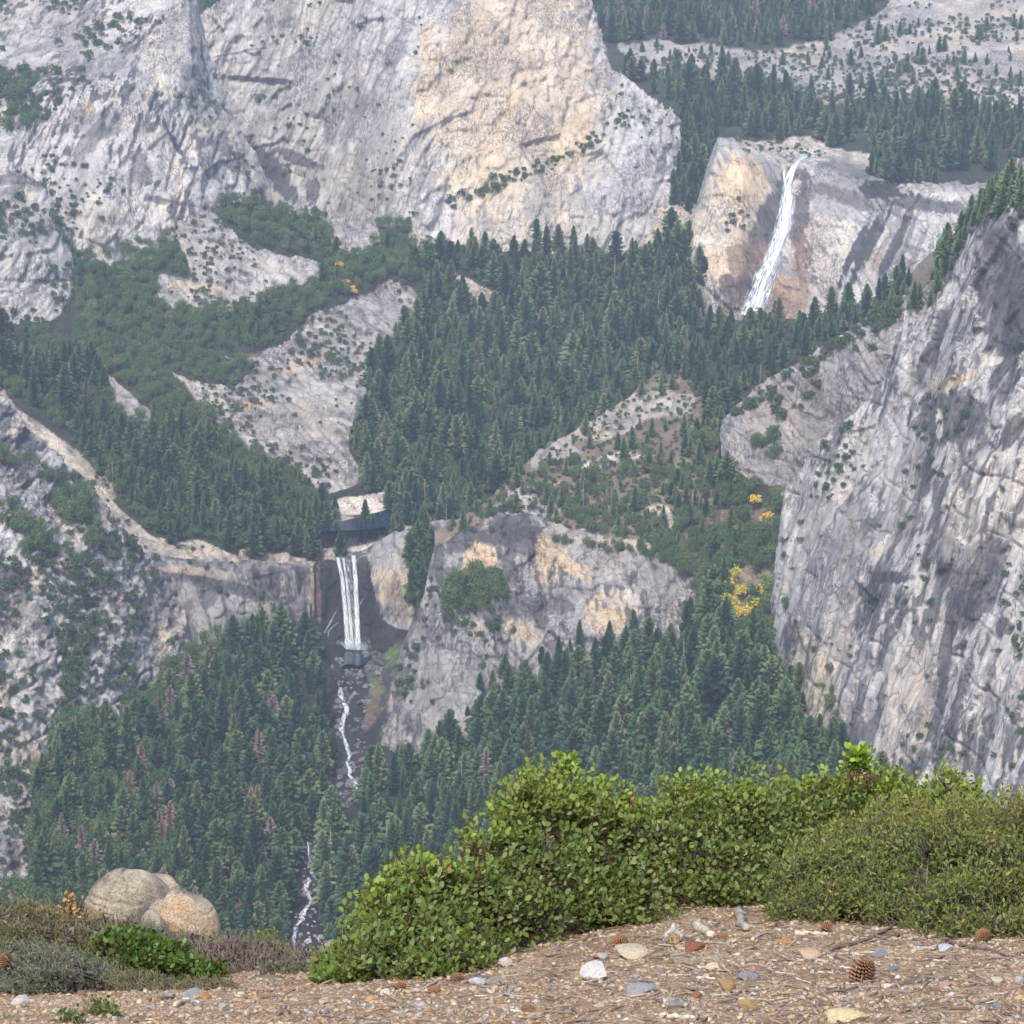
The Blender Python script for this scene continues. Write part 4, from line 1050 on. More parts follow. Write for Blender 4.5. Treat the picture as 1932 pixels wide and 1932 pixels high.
# yellow and pale green trees
for (l, u, v, h, k) in [('valley_floor', 1385, 1095, 14, 'yellow'), ('valley_floor', 1372, 1110, 13, 'yellow'), ('valley_floor', 1398, 1125, 14, 'yellow'), ('valley_floor', 1378, 1145, 15, 'yellow'),
                        ('valley_floor', 1400, 1165, 15, 'yellow'), ('valley_floor', 1440, 1120, 14, 'yellow'), ('valley_floor', 1425, 955, 13, 'yellow'), ('valley_floor', 1445, 985, 13, 'yellow'),
                        ('valley_floor', 1418, 1150, 13, 'yellow'), ('valley_floor', 1366, 1090, 10, 'yellow'), ('valley_floor', 1442, 1105, 14, 'lime'), ('valley_floor', 1430, 1020, 15, 'lime'), ('valley_floor', 1450, 1050, 15, 'lime'),
                        ('valley_floor', 1448, 1135, 13, 'lime'), ('valley_basin', 662, 550, 13, 'yellow'), ('valley_basin', 642, 505, 11, 'yellow'), ('valley_basin', 650, 535, 10, 'yellow'),
                        ('valley_basin', 1215, 498, 10, 'yellow'), ('saddle_slope', 1238, 450, 15, 'lime'), ('saddle_slope', 1236, 478, 14, 'lime'), ('valley_basin', 762, 648, 12, 'yellow'),
                        ('valley_basin', 760, 625, 9, 'yellow')]:
    p, ok, z = on_layer(l, [u], [v + 8])
    pu, pv, pd = proj(p[0])
    PLANTS.append((k, random.randrange(2), *p[0], h, random.random() * 6.28, float(pu), float(pv), h / float(pd) * FPX, "gully"))

# ------------------------------------------------------------------ planting
KINDDEF = {   # meshes, trunk, width factor, object name, category
    'conifer': (CON, TRUNK, 1.38, 'conifer', 'conifer'), 'open_conifer': (CONL, TRUNK, 1.35, 'pine_tree', 'pine tree'), 'dead': (DEADC, TRUNK, 1.3, 'dead_conifer', 'dead conifer'),
    'snag': (SNAG, None, 1.0, 'snag_tree', 'bare dead tree'), 'oak': (OAKC, OTRUNK, 1.15, 'oak_tree', 'oak'), 'shrub': (SHRC, None, 1.15, 'cliff_shrub', 'shrub'),
    'yellow': (YELC, OTRUNK, 1.25, 'yellow_tree', 'yellow tree'), 'lime': (LIMC, OTRUNK, 1.2, 'maple_tree', 'pale green tree')}
LOOK = {'conifer': ['pointed dark green conifer', 'blue green broad conifer', 'slender dark conifer', 'dense green conifer tapering evenly', 'thin ragged conifer', 'wide full conifer'],
        'open_conifer': ['pale green open pine', 'thin light green pine', 'broad yellowish green pine'],
        'dead': ['mauve brown dead conifer', 'narrow rusty dead conifer', 'wide grey brown dead conifer'],
        'snag': ['bare silvery dead tree', 'thin bare grey tree', 'pale leafless dead tree'],
        'oak': ['round dark green oak', 'low spreading olive green oak', 'tall domed oak', 'many lobed dull green oak'],
        'shrub': ['small dark green shrub', 'flat spreading green shrub', 'upright dark shrub'],
        'yellow': ['golden yellow broadleaf tree', 'upright orange yellow broadleaf tree'], 'lime': ['bright green maple', 'pale green broadleaf tree']}
def where(u, v):
    """words for the nearest thing one can find in the photograph"""
    refs = [(1456, 450, 'the upper waterfall'), (658, 1140, 'the lower waterfall'), (1400, 1120, 'the yellow trees'), (690, 970, 'the dark pool'), (620, 780, 'the bare slab dome'),
            (1000, 1100, 'the tan streaked buttress'), (300, 1640, 'the near boulder'), (1000, 440, 'the foot of the great dome'), (330, 420, 'the foot of the left cliff'), (1500, 780, 'the grey wall'),
            (1600, 1150, 'the right cliff'), (150, 1150, 'the rocky left slope'), (655, 1400, 'the white stream'), (580, 1680, 'the bouldery stream bed'), (1300, 120, 'the far slabs'), (150, 150, 'the upper left cliff'),
            (950, 1400, 'the manzanita'), (1300, 1400, 'the long manzanita crest'), (460, 1080, 'the streaked rock band'), (1780, 250, 'the far flat'), (100, 850, 'the pale scree chute'), (860, 550, 'the white talus patch'),
            (300, 560, 'the broken white outcrop'), (1150, 870, 'the pale slabs on the ridge'), (980, 720, 'the small clearing'), (750, 120, 'the grey dome face'), (1850, 450, 'the right crest')]
    best = min(refs, key=lambda r: ((u - r[0]) ** 2 + ((v - r[1]) * 1.2) ** 2))
    du, dv = u - best[0], v - best[1]
    dist = math.hypot(du, dv)
    far = 'close ' if dist < 60 else ('' if dist < 150 else 'well ')
    if abs(du) > abs(dv) * 1.6: w = 'left of' if du < 0 else 'right of'
    elif abs(dv) > abs(du) * 1.6: w = 'above' if dv < 0 else 'below'
    else: w = ('above' if dv < 0 else 'below') + (' and left of' if du < 0 else ' and right of')
    return (far + w + ' ' + best[2]).strip()

HF = {'conifer': 1, 'open_conifer': 1, 'dead': 1, 'snag': 1, 'oak': 1.75, 'shrub': 1.7, 'yellow': 1.3, 'lime': 1.3}
IND = {'conifer': 300, 'open_conifer': 300, 'dead': 300, 'snag': 300, 'oak': 300, 'shrub': 300, 'yellow': 99, 'lime': 99}
GROUPN = {'conifer': 'conifers', 'open_conifer': 'open pines', 'dead': 'dead brown conifers', 'snag': 'bare dead trunks', 'oak': 'oaks', 'shrub': 'shrubs on the cliffs and slabs', 'yellow': 'yellow trees', 'lime': 'pale green trees'}

def gn_scatter(name, pts, rot, scl, idx, meshes_groups):
    """one object holding the countless rest: each point carries one plant"""
    me = bpy.data.meshes.new(name)
    me.vertices.add(len(pts)); me.vertices.foreach_set("co", np.asarray(pts, np.float32).ravel())
    for nm, ty, arr in (("rotz", 'FLOAT_VECTOR', rot), ("scl", 'FLOAT_VECTOR', scl)):
        a = me.attributes.new(nm, ty, 'POINT'); a.data.foreach_set("vector", np.asarray(arr, np.float32).ravel())
    a = me.attributes.new("pick", 'INT', 'POINT'); a.data.foreach_set("value", np.asarray(idx, np.int32))
    o = bpy.data.objects.new(name, me); COL.objects.link(o)
    ng = bpy.data.node_groups.new(name, 'GeometryNodeTree')
    ng.interface.new_socket("Geometry", in_out='INPUT', socket_type='NodeSocketGeometry')
    ng.interface.new_socket("Geometry", in_out='OUTPUT', socket_type='NodeSocketGeometry')
    gi = ng.nodes.new("NodeGroupInput"); go = ng.nodes.new("NodeGroupOutput")
    join = ng.nodes.new("GeometryNodeJoinGeometry")
    inst = ng.nodes.new("GeometryNodeInstanceOnPoints")
    m2p = ng.nodes.new("GeometryNodeMeshToPoints")
    gi2 = ng.nodes.new("GeometryNodeGeometryToInstance")
    def attr(nm, ty):
        n = ng.nodes.new("GeometryNodeInputNamedAttribute"); n.data_type = ty; n.inputs["Name"].default_value = nm; return n.outputs["Attribute"]
    # every variant: its meshes joined (crown + trunk) and turned into one instance; order kept by linking last first
    for vi in reversed(range(len(meshes_groups))):
        jn = ng.nodes.new("GeometryNodeJoinGeometry")
        for m in meshes_groups[vi]:
            ob = bpy.data.objects.new("src_" + m.name, m)
            oi = ng.nodes.new("GeometryNodeObjectInfo"); oi.inputs["Object"].default_value = ob
            ng.links.new(oi.outputs["Geometry"], jn.inputs[0])
        g = ng.nodes.new("GeometryNodeGeometryToInstance")
        ng.links.new(jn.outputs[0], g.inputs[0])
        ng.links.new(g.outputs[0], join.inputs[0])
    ng.links.new(gi.outputs[0], m2p.inputs[0])
    ng.links.new(m2p.outputs[0], inst.inputs["Points"])
    ng.links.new(join.outputs[0], inst.inputs["Instance"])
    inst.inputs["Pick Instance"].default_value = True
    ng.links.new(attr("pick", 'INT'), inst.inputs["Instance Index"])
    ng.links.new(attr("rotz", 'FLOAT_VECTOR'), inst.inputs["Rotation"])
    ng.links.new(attr("scl", 'FLOAT_VECTOR'), inst.inputs["Scale"])
    ng.links.new(inst.outputs[0], go.inputs[0])
    md = o.modifiers.new("plants", 'NODES'); md.node_group = ng
    return o

print("plants", len(PLANTS), {k: sum(1 for p in PLANTS if p[0] == k) for k in KINDDEF})
for kind, (meshes, trunk, wf, oname, cat) in KINDDEF.items():
    pl = [p for p in PLANTS if p[0] == kind]
    inview = lambda p: 0 < p[7] < 1932 and 8 < p[8] < 1900 and not (inpoly([p[7]], [p[8] - p[9] * 0.7], FRONT)[0])
    vis = sorted([p for p in pl if inview(p)], key=lambda p: -p[9])
    ind = vis[:IND[kind]]
    ids = set(id(p) for p in ind)
    rest = [p for p in pl if id(p) not in ids]
    rr = np.random.default_rng(5)
    seen = {}
    for p in ind:
        _, var, x, y, z, h, rot, u, v, hp, area = p
        w = h * wf * (0.9 + 0.2 * rr.random())
        lab = LOOK[kind][var] + ' ' + where(u, v)
        if kind in ('snag', 'shrub'):
            o = bpy.data.objects.new(oname, meshes[var]); COL.objects.link(o)
        else:
            o = bpy.data.objects.new(oname, None); COL.objects.link(o)
            o.empty_display_size = 0.1
            c = bpy.data.objects.new('crown', meshes[var]); COL.objects.link(c); c.parent = o
            t = bpy.data.objects.new('trunk', trunk); COL.objects.link(t); t.parent = o
        o.location = (x, y, z - 0.3)
        o.rotation_euler = (0, 0, rot)
        o.scale = (w, w, h * HF[kind])
        tag(o, lab, cat, GROUPN[kind] + ' ' + where(u, v))
    if rest:
        n = len(rest)
        P_ = np.array([[p[2], p[3], p[4] - 0.3] for p in rest])
        R_ = np.stack([np.zeros(n), np.zeros(n), [p[6] for p in rest]], -1)
        hh = np.array([p[5] for p in rest]); ww = hh * wf * rr.uniform(0.85, 1.15, n)
        S_ = np.stack([ww, ww, hh * HF[kind]], -1)
        groups = [[m] + ([trunk] if trunk else []) for m in meshes]
        nm = {'conifer': 'conifer_forest', 'open_conifer': 'pine_woods', 'dead': 'dead_conifer_woods', 'snag': 'dead_trunk_woods', 'oak': 'oak_woods', 'shrub': 'shrubbery', 'yellow': 'yellow_foliage', 'lime': 'pale_foliage'}[kind]
        o = gn_scatter(nm, P_, R_, S_, [p[1] for p in rest], groups)
        tag(o, {'conifer': 'mass of dark green conifers covering the valley and basin', 'open_conifer': 'scattered pale green pines on the ridge and far flat', 'dead': 'dead brown conifers scattered through the green forest',
                'snag': 'bare dead trunks scattered through the forest', 'oak': 'mass of round oaks on the slope under the left cliff', 'shrub': 'low shrubs dotted over cliffs and granite slabs',
                'yellow': 'golden leaves', 'lime': 'pale green leaves'}[kind], None, None, 'stuff')
print("planted")

# ------------------------------------------------------------------ haze
def haze_box(lo, hi, density, color, aniso=0.0):
    x0, y0, z0 = lo; x1, y1, z1 = hi
    V = [(x0, y0, z0), (x1, y0, z0), (x1, y1, z0), (x0, y1, z0), (x0, y0, z1), (x1, y0, z1), (x1, y1, z1), (x0, y1, z1)]
    F = [(0, 3, 2, 1), (4, 5, 6, 7), (0, 1, 5, 4), (1, 2, 6, 5), (2, 3, 7, 6), (3, 0, 4, 7)]
    m = bpy.data.materials.new("haze"); m.use_nodes = True
    nt = m.node_tree; nt.nodes.clear()
    out = nt.nodes.new("ShaderNodeOutputMaterial"); pv = nt.nodes.new("ShaderNodeVolumePrincipled")
    pv.inputs["Color"].default_value = (*color, 1); pv.inputs["Density"].default_value = density
    pv.inputs["Anisotropy"].default_value = aniso
    nt.links.new(pv.outputs[0], out.inputs["Volume"])
    o = mesh_np("haze", V, np.array(F), m, None, False)
    tag(o, "pale blue haze filling the valley", None, None, 'stuff')
    return o
haze_box((-6000, -400, -1500), (6000, 7500, 700), 5.2e-5, (0.72, 0.84, 1.0))

# ------------------------------------------------------------------ water
def water_material(name, base, rough, wscale):
    """falling water: white where it is thick, thin veils where the rock shows through"""
    m, nt, b = newmat(name)
    at = nd(nt, "ShaderNodeAttribute", attribute_name="tone")
    sep = nd(nt, "ShaderNodeSeparateColor"); nt.links.new(at.outputs["Color"], sep.inputs[0])
    co = nd(nt, "ShaderNodeCombineXYZ")
    for i, k in enumerate(wscale):
        mu = nd(nt, "ShaderNodeMath", operation='MULTIPLY'); mu.inputs[1].default_value = k
        nt.links.new(sep.outputs[i], mu.inputs[0]); nt.links.new(mu.outputs[0], co.inputs[i])
    n = noise(nt, co.outputs[0], 1.0, 4, 0.6)
    b.inputs["Base Color"].default_value = (*base, 1)
    c = ramp(nt, n, [(0.36, (0.20, 0.23, 0.28)), (0.56, base)])
    nt.links.new(c, b.inputs["Base Color"])
    b.inputs["Roughness"].default_value = rough
    # blue channel holds the cover: 1 in the core, 0 at the torn edge
    ad = nd(nt, "ShaderNodeMath", operation='ADD'); nt.links.new(n, ad.inputs[0]); nt.links.new(sep.outputs[2], ad.inputs[1])
    al = ramp(nt, ad.outputs[0], [(0.66, (0, 0, 0)), (1.0, (1, 1, 1))])
    nt.links.new(al, b.inputs["Alpha"])
    return m
M_FALL = water_material("falling_water", (0.80, 0.82, 0.84), 0.5, (26.0, 3.4, 0.0))
M_FALL2 = water_material("streaming_water", (0.55, 0.58, 0.62), 0.5, (5.0, 3.0, 0.0))

def ribbon(lay, left, right, rows, cols, lift, name, mat, amp=2.0, parent=None, fall=False, cover=(0.02, 0.42)):
    """water between two edge lines, bulging off the rock it runs over"""
    def res(pl, t):
        pl = np.array(pl, float)
        s_ = np.concatenate([[0], np.cumsum(np.linalg.norm(np.diff(pl, axis=0), axis=1))]); s_ /= s_[-1]
        return np.stack([np.interp(t, s_, pl[:, 0]), np.interp(t, s_, pl[:, 1])], -1)
    t = np.linspace(0, 1, rows); a = np.linspace(0, 1, cols)
    Lp, Rp = res(left, t), res(right, t)
    if fall or name in ('water_sheet', 'water_core'):
        Lp[:, 0] -= 0.8 + 3.0 * t * (name == 'water_sheet'); Rp[:, 0] += 0.8 + 3.0 * t * (name == 'water_sheet')
    uv = Lp[:, None] * (1 - a[None, :, None]) + Rp[:, None] * a[None, :, None]
    p, ok, z = on_layer(lay, uv[..., 0].ravel(), uv[..., 1].ravel())
    p = p.reshape(rows, cols, 3)
    if fall:                                              # free fall: keep clear of the ledges it passes
        d = np.linalg.norm(p, axis=-1)
        dm = np.minimum.accumulate(np.median(d, axis=1))
        d = dm[:, None] * np.ones((1, cols)) - 1
    else:
        d = np.linalg.norm(p, axis=-1)
    dirv = unproj(uv[..., 0], uv[..., 1], np.ones((rows, cols))); dirv /= np.linalg.norm(dirv, axis=-1, keepdims=True)
    bulge = np.sin(math.pi * a)[None] ** 0.5
    nz = fbm(np.stack([a[None] * 9 + t[:, None] * 0.5, t[:, None] * rows / 9.0 + a[None] * 0, np.zeros((rows, cols)) + len(name) * 1.7], -1), 3)
    d = d - lift * bulge - amp * nz * bulge
    P = dirv * d[..., None]
    cov = cover[0] + (cover[1] - cover[0]) * np.clip(np.sin(math.pi * a) * 1.25, 0, 1)[None] * np.ones((rows, 1))
    C = np.stack([np.broadcast_to(a[None], (rows, cols)), np.broadcast_to(t[:, None] * (rows / 30.0), (rows, cols)), cov], -1)
    idx = np.arange(rows * cols).reshape(rows, cols)
    F = np.stack([idx[:-1, :-1], idx[1:, :-1], idx[1:, 1:], idx[:-1, 1:]], -1).reshape(-1, 4)
    return mesh_np(name, P.reshape(-1, 3), F, mat, C.reshape(-1, 3), True, parent)

def empty(name, loc, label, cat, group=None):
    o = bpy.data.objects.new(name, None); COL.objects.link(o); o.location = loc; o.empty_display_size = 0.1
    return tag(o, label, cat, group)

uf = empty('waterfall', (0, 0, 0), "upper waterfall, a broad white slide widening down a leaning granite face", "waterfall")
ribbon('upper_fall_wall', [(1501, 304), (1485, 322), (1478, 338), (1471, 378), (1459, 430), (1441, 483), (1420, 518), (1403, 567), (1393, 594)],
       [(1513, 299), (1497, 336), (1500, 378), (1499, 420), (1484, 462), (1474, 511), (1460, 556), (1450, 574), (1440, 594)], 150, 30, 5.0, 'water_sheet', M_FALL, 2.5, uf)
ribbon('upper_fall_wall', [(1495, 318), (1482, 352), (1478, 390), (1470, 440), (1455, 490), (1436, 530), (1420, 580)],
       [(1503, 318), (1494, 352), (1494, 400), (1488, 440), (1471, 490), (1456, 530), (1440, 580)], 150, 18, 9.0, 'water_core', M_FALL, 2.5, uf, cover=(0.0, 0.50))
ribbon('upper_fall_wall', [(1478, 322), (1477, 330), (1478, 342)], [(1483, 322), (1482, 332), (1484, 344)], 30, 6, 3.0, 'water_strand', M_FALL, 0.5, uf, cover=(0.3, 0.8))
lf = empty('waterfall', (0, 0, 0), "lower waterfall, two tall white strands dropping off a dark vertical wall", "waterfall")
for nm, l, r_, c in [('water_strand', [(633, 1052), (641, 1090), (646, 1150), (650, 1225)], [(642, 1052), (650, 1090), (657, 1150), (664, 1225)], (0.0, 0.40)),
                     ('water_strand', [(645, 1053), (650, 1090), (656, 1150), (660, 1222)], [(651, 1053), (656, 1090), (663, 1150), (670, 1222)], (0.0, 0.36)),
                     ('water_strand', [(662, 1048), (665, 1090), (667, 1150), (669, 1225)], [(672, 1048), (676, 1090), (679, 1150), (683, 1225)], (0.0, 0.40)),
                     ('water_veil', [(650, 1056), (654, 1100), (658, 1160), (662, 1215)], [(664, 1056), (667, 1100), (671, 1160), (676, 1215)], (0.0, 0.20))]:
    ribbon('lower_fall_wall', l, r_, 120, 14, 3.0, nm, M_FALL, 1.0, lf, True, c)
for l, r_ in [([(634, 1150), (622, 1172), (612, 1190), (603, 1205), (612, 1222), (620, 1234)], [(637, 1152), (626, 1174), (617, 1192), (609, 1206), (616, 1222), (624, 1234)]),
              ([(636, 1174), (624, 1184), (617, 1192), (618, 1200)], [(640, 1174), (628, 1186), (621, 1194), (622, 1202)]),
              ([(684, 1128), (676, 1142), (668, 1160)], [(687, 1129), (679, 1144), (671, 1162)])]:
    ribbon('lower_fall_wall', l, r_, 60, 6, 2.0, 'water_trickle', M_FALL2, 0.5, lf, cover=(0.0, 0.32))

def spray_cloud(name, centre, r, n, size, parent):
    g = np.random.default_rng(3)
    c = np.asarray(centre, float)
    p = g.normal(size=(n, 3)) * np.asarray(r) + c
    V = np.empty((n, 4, 3))
    for k in range(4):
        V[:, k] = p + g.normal(size=(n, 3)) * size
    m, nt, b = newmat("spray"); b.inputs["Base Color"].default_value = (0.75, 0.8, 0.86, 1); b.inputs["Alpha"].default_value = 0.28
    return mesh_np(name, V.reshape(-1, 3), np.arange(n * 4).reshape(n, 4), m, None, False, parent)
cpt, _, _ = on_layer('lower_fall_wall', [668], [1226])
cpt = cpt[0] * (1 - 9 / np.linalg.norm(cpt[0]))
spray_cloud('spray', cpt + [0, 0, 0], (11, 5, 4.0), 6000, 0.40, lf)

def pool(name, poly, z, label, mat):
    P = []
    for u, v in poly:
        b = -(v - CX) / FPX
        P.append(unproj(u, v, z / (sP + b * cP)))
    P = np.array(P); P[:, 2] = z
    n = len(P)
    V = np.concatenate([P, P - [0, 0, 0.4]])
    F4 = [(i, (i + 1) % n, (i + 1) % n + n, i + n) for i in range(n)]
    me = bpy.data.meshes.new(name)
    me.from_pydata([tuple(v) for v in V], [], [tuple(range(n))] + F4)
    me.materials.append(mat)
    o = bpy.data.objects.new(name, me); COL.objects.link(o)
    return tag(o, label, None, None, 'structure')
mw, nt, b = newmat("deep_water"); b.inputs["Base Color"].default_value = (0.008, 0.022, 0.040, 1); b.inputs["Roughness"].default_value = 0.12
bn = nd(nt, "ShaderNodeBump"); bn.inputs["Strength"].default_value = 0.2; nt.links.new(noise(nt, mapped(nt), 1.5, 3), bn.inputs["Height"]); nt.links.new(bn.outputs[0], b.inputs["Normal"])
pz = on_layer('valley_basin', [690], [975])[0][0][2] + 4.0
pool('pool_water', [(600, 988), (612, 978), (640, 984), (680, 975), (736, 960), (752, 952), (750, 975), (735, 992), (700, 997), (640, 1002), (605, 1000)], pz, "dark still pool above the lower waterfall", mw)
pz2 = on_layer('valley_floor', [668], [1240])[0][0][2] + 1.6
pool('plunge_water', [(634, 1240), (642, 1233), (656, 1229), (672, 1227), (688, 1230), (700, 1237), (704, 1245), (690, 1250), (676, 1256), (660, 1252), (648, 1255), (638, 1249)], pz2, "slate blue plunge pool under the lower waterfall", mw)

M_STREAM = water_material("white_water", (0.62, 0.65, 0.68), 0.4, (4.0, 6.0, 0.0))
def stream(name, line, lay, label, lift=8.0, cov=(0.15, 0.50)):
    l = [(u - 1.5 * w, v) for u, v, w in line]; r_ = [(u + 1.5 * w, v) for u, v, w in line]
    o = ribbon(lay, l, r_, 160, 8, lift, name, M_STREAM, 0.8, None, cover=cov)
    return tag(o, label, None, None, 'structure')
stream('stream_water', [(648, 1252, 3), (643, 1262, 2.5), (649, 1277, 4), (643, 1290, 2), (643, 1308, 4.5), (649, 1326, 4), (655, 1338, 4.5), (650, 1352, 4), (644, 1374, 5), (648, 1388, 1.5), (653, 1403, 3.5), (660, 1428, 3), (655, 1438, 2.5), (661, 1455, 4), (659, 1462, 3),
                        (668, 1474, 4.5), (674, 1488, 3)], 'valley_floor', "white cascading stream tumbling between dark boulders below the lower fall")
stream('stream_water', [(581, 1588, 2), (585, 1630, 3), (592, 1640, 6), (586, 1655, 5), (575, 1676, 5), (588, 1700, 3), (572, 1722, 5), (572, 1735, 4), (558, 1748, 4), (554, 1776, 4), (560, 1800, 3)], 'valley_floor',
       "narrow white stream in the bouldery bed at the foot of the valley", 4.0, (0.0, 0.42))
stream('stream_water', [(668, 992, 10), (655, 1010, 14), (662, 1030, 12), (656, 1046, 12)], 'valley_basin', "thin braided stream over rocks between the pool and the lower fall", 1.0, (0.0, 0.30))
stream('stream_water', [(1184, 712, 2), (1180, 730, 3), (1184, 742, 2)], 'valley_basin', "short glint of white stream among conifers in the basin", 3.0)
stream('stream_water', [(1545, 280, 2), (1525, 292, 3), (1513, 299, 4), (1506, 306, 5)], 'upper_fall_wall', "white stream sliding to the brink of the upper fall", 2.0)

# ------------------------------------------------------------------ walkers at the brink of the lower fall
def person_mesh():
    J = [(0, 0, 0.95), (0, 0, 1.2), (0, 0, 1.45), (0, 0, 1.56), (0, 0.01, 1.70), (-0.19, 0, 1.43), (-0.26, 0.02, 1.16), (-0.27, 0.08, 0.92), (0.19, 0, 1.43), (0.26, 0.02, 1.16), (0.27, 0.08, 0.92),
         (-0.10, 0, 0.90), (-0.12, 0.05, 0.48), (-0.12, -0.04, 0.06), (-0.12, 0.10, 0.03), (0.10, 0, 0.90), (0.12, -0.02, 0.48), (0.13, -0.10, 0.06), (0.13, 0.04, 0.03)]
    E = [(0, 1), (1, 2), (2, 3), (3, 4), (2, 5), (5, 6), (6, 7), (2, 8), (8, 9), (9, 10), (0, 11), (11, 12), (12, 13), (13, 14), (0, 15), (15, 16), (16, 17), (17, 18)]
    Rr = [0.15, 0.14, 0.15, 0.055, 0.105, 0.06, 0.045, 0.035, 0.06, 0.045, 0.035, 0.09, 0.06, 0.042, 0.035, 0.09, 0.06, 0.042, 0.035]
    me = bpy.data.meshes.new("person_skeleton"); me.from_pydata(J, E, [])
    o = bpy.data.objects.new("person_skeleton", me); COL.objects.link(o)
    o.modifiers.new("skin", 'SKIN'); o.modifiers.new("sub", 'SUBSURF').levels = 1
    for v, r_ in zip(me.skin_vertices[0].data, Rr): v.radius = (r_, r_ * 0.8)
    me.skin_vertices[0].data[0].use_root = True
    dg = bpy.context.evaluated_depsgraph_get()
    m2 = bpy.data.meshes.new_from_object(o.evaluated_get(dg))
    bpy.data.objects.remove(o)
    m2.name = "person"
    mt, nt, b = newmat("clothes")
    oi = nd(nt, "ShaderNodeObjectInfo"); nt.links.new(oi.outputs["Color"], b.inputs["Base Color"])
    m2.materials.clear(); m2.materials.append(mt)
    return m2
PM = person_mesh()
for u, v, c, lab in [(702, 1026, (0.04, 0.05, 0.08), "person in dark clothes lowest on the pale slab beside the fall"), (711, 1023, (0.35, 0.10, 0.08), "person in a red jacket on the pale slab above the first walker"),
                     (722, 1018, (0.05, 0.07, 0.14), "person in blue standing on the pale slab"), (738, 1010, (0.30, 0.30, 0.30), "person in grey standing halfway up the pale slab"),
                     (757, 1003, (0.03, 0.03, 0.03), "person in black higher up the pale slab"), (795, 990, (0.25, 0.12, 0.06), "person in brown at the top of the pale slab near the trees")]:
    p, ok, z = on_layer('lower_fall_wall', [u], [v])
    o = bpy.data.objects.new('person', PM); COL.objects.link(o); o.location = p[0]; o.rotation_euler = (0, 0, u * 0.7); o.color = (*c, 1)
    tag(o, lab, 'person')

# ------------------------------------------------------------------ stones
def ico(sub):
    import bmesh
    bm = bmesh.new(); bmesh.ops.create_icosphere(bm, subdivisions=sub, radius=1.0)
    V = np.array([v.co[:] for v in bm.verts]); F = np.array([[v.index for v in f.verts] for f in bm.faces]); bm.free()
    return V, F
def stone_mesh(name, seed, sub=3, cuts=9, dims=(1, 0.8, 0.6), rough=0.05, round_=0.5, mat=None, smooth=True):
    r = np.random.default_rng(seed)
    V, F = ico(sub)
    for _ in range(cuts):
        n = r.normal(size=3); n /= np.linalg.norm(n)
        k = round_ + (0.95 - round_) * r.random()
        d = V @ n
        V = V - np.maximum(d - k, 0)[:, None] * n
    V = V * (1 + rough * 2 * fbm(V * 1.7 + seed, 3)[:, None] + rough * 0.6 * fbm(V * 6 + seed, 2)[:, None])
    V = V * np.array(dims) * 0.5
    return mesh_np(name, V, F, mat, None, smooth, link=False)

def stone_material(name, scale, spot=True, tint=None):
    m, nt, b = newmat(name)
    oi = nd(nt, "ShaderNodeObjectInfo")
    base = oi.outputs["Color"] if tint is None else tint
    iso = mapped(nt)
    n1 = noise(nt, iso, scale, 5, 0.7)
    c = mixc(nt, 'MULTIPLY', 1.0, base, ramp(nt, n1, [(0.3, (0.45, 0.43, 0.42)), (0.5, (1.0, 1.0, 1.0)), (0.7, (1.4, 1.38, 1.35))]))
    if spot:
        n2 = noise(nt, iso, scale * 4, 2, 0.6)
        c = mixc(nt, 'MULTIPLY', 1.0, c, ramp(nt, n2, [(0.36, (0.35, 0.34, 0.34)), (0.45, (1, 1, 1))]))
    nt.links.new(c, b.inputs["Base Color"])
    bp = nd(nt, "ShaderNodeBump"); bp.inputs["Strength"].default_value = 0.6; bp.inputs["Distance"].default_value = 0.35 / scale
    nt.links.new(n1, bp.inputs["Height"]); nt.links.new(bp.outputs[0], b.inputs["Normal"])
    return m
M_RBOULD = stone_material("stream_boulder", 0.6)
BO = [stone_mesh("boulder", 300 + i, 3, 10, (1, 0.8, 0.75), 0.04, 0.55, M_RBOULD) for i in range(4)]
rb = np.random.default_rng(77)
def boulders(lay, poly, n, s0, s1, label, group, tone):
    us = [p[0] for p in poly]; vs = [p[1] for p in poly]; k = 0; tries = 0
    while k < n and tries < 9000:
        tries += 1
        u, v = rb.uniform(min(us), max(us)), rb.uniform(min(vs), max(vs))
        if not inpoly([u], [v], poly)[0]: continue
        p, ok, z = on_layer(lay, [u], [v])
        if not ok[0]: continue
        sz = s0 + (s1 - s0) * rb.random() ** 2
        o = bpy.data.objects.new('boulder', BO[int(rb.integers(4))]); COL.objects.link(o)
        o.location = p[0]; o.rotation_euler = rb.uniform(-0.5, 0.5, 3) + np.array([0, 0, rb.random() * 6]); o.scale = (sz * rb.uniform(0.8, 1.4), sz, sz * rb.uniform(0.7, 1.0))
        t = tone * rb.uniform(0.5, 1.6)
        o.color = (t * 1.05, t, t * 1.02, 1)
        tag(o, label + ' ' + where(u, v), 'boulder', group + ' ' + where(u, v))
        k += 1
boulders('valley_floor', [(620, 1240), (690, 1245), (705, 1290), (690, 1400), (685, 1480), (655, 1530), (632, 1500), (640, 1430), (634, 1340)], 150, 3, 11, "dark wet boulder", "stream boulders", 0.12)
boulders('valley_floor', [(568, 1575), (602, 1575), (612, 1650), (604, 1700), (612, 1800), (546, 1800), (554, 1740), (566, 1680)], 80, 2.5, 8, "grey boulder", "lower stream boulders", 0.22)
boulders('valley_basin', [(615, 990), (725, 985), (700, 1045), (640, 1055), (605, 1050)], 36, 2, 7, "brown boulder", "boulders above the lower fall", 0.22)
boulders('valley_floor', [(690, 1160), (760, 1180), (720, 1290), (700, 1300), (690, 1230)], 14, 6, 18, "large brown slab boulder", "slab boulders at the fall foot", 0.10)
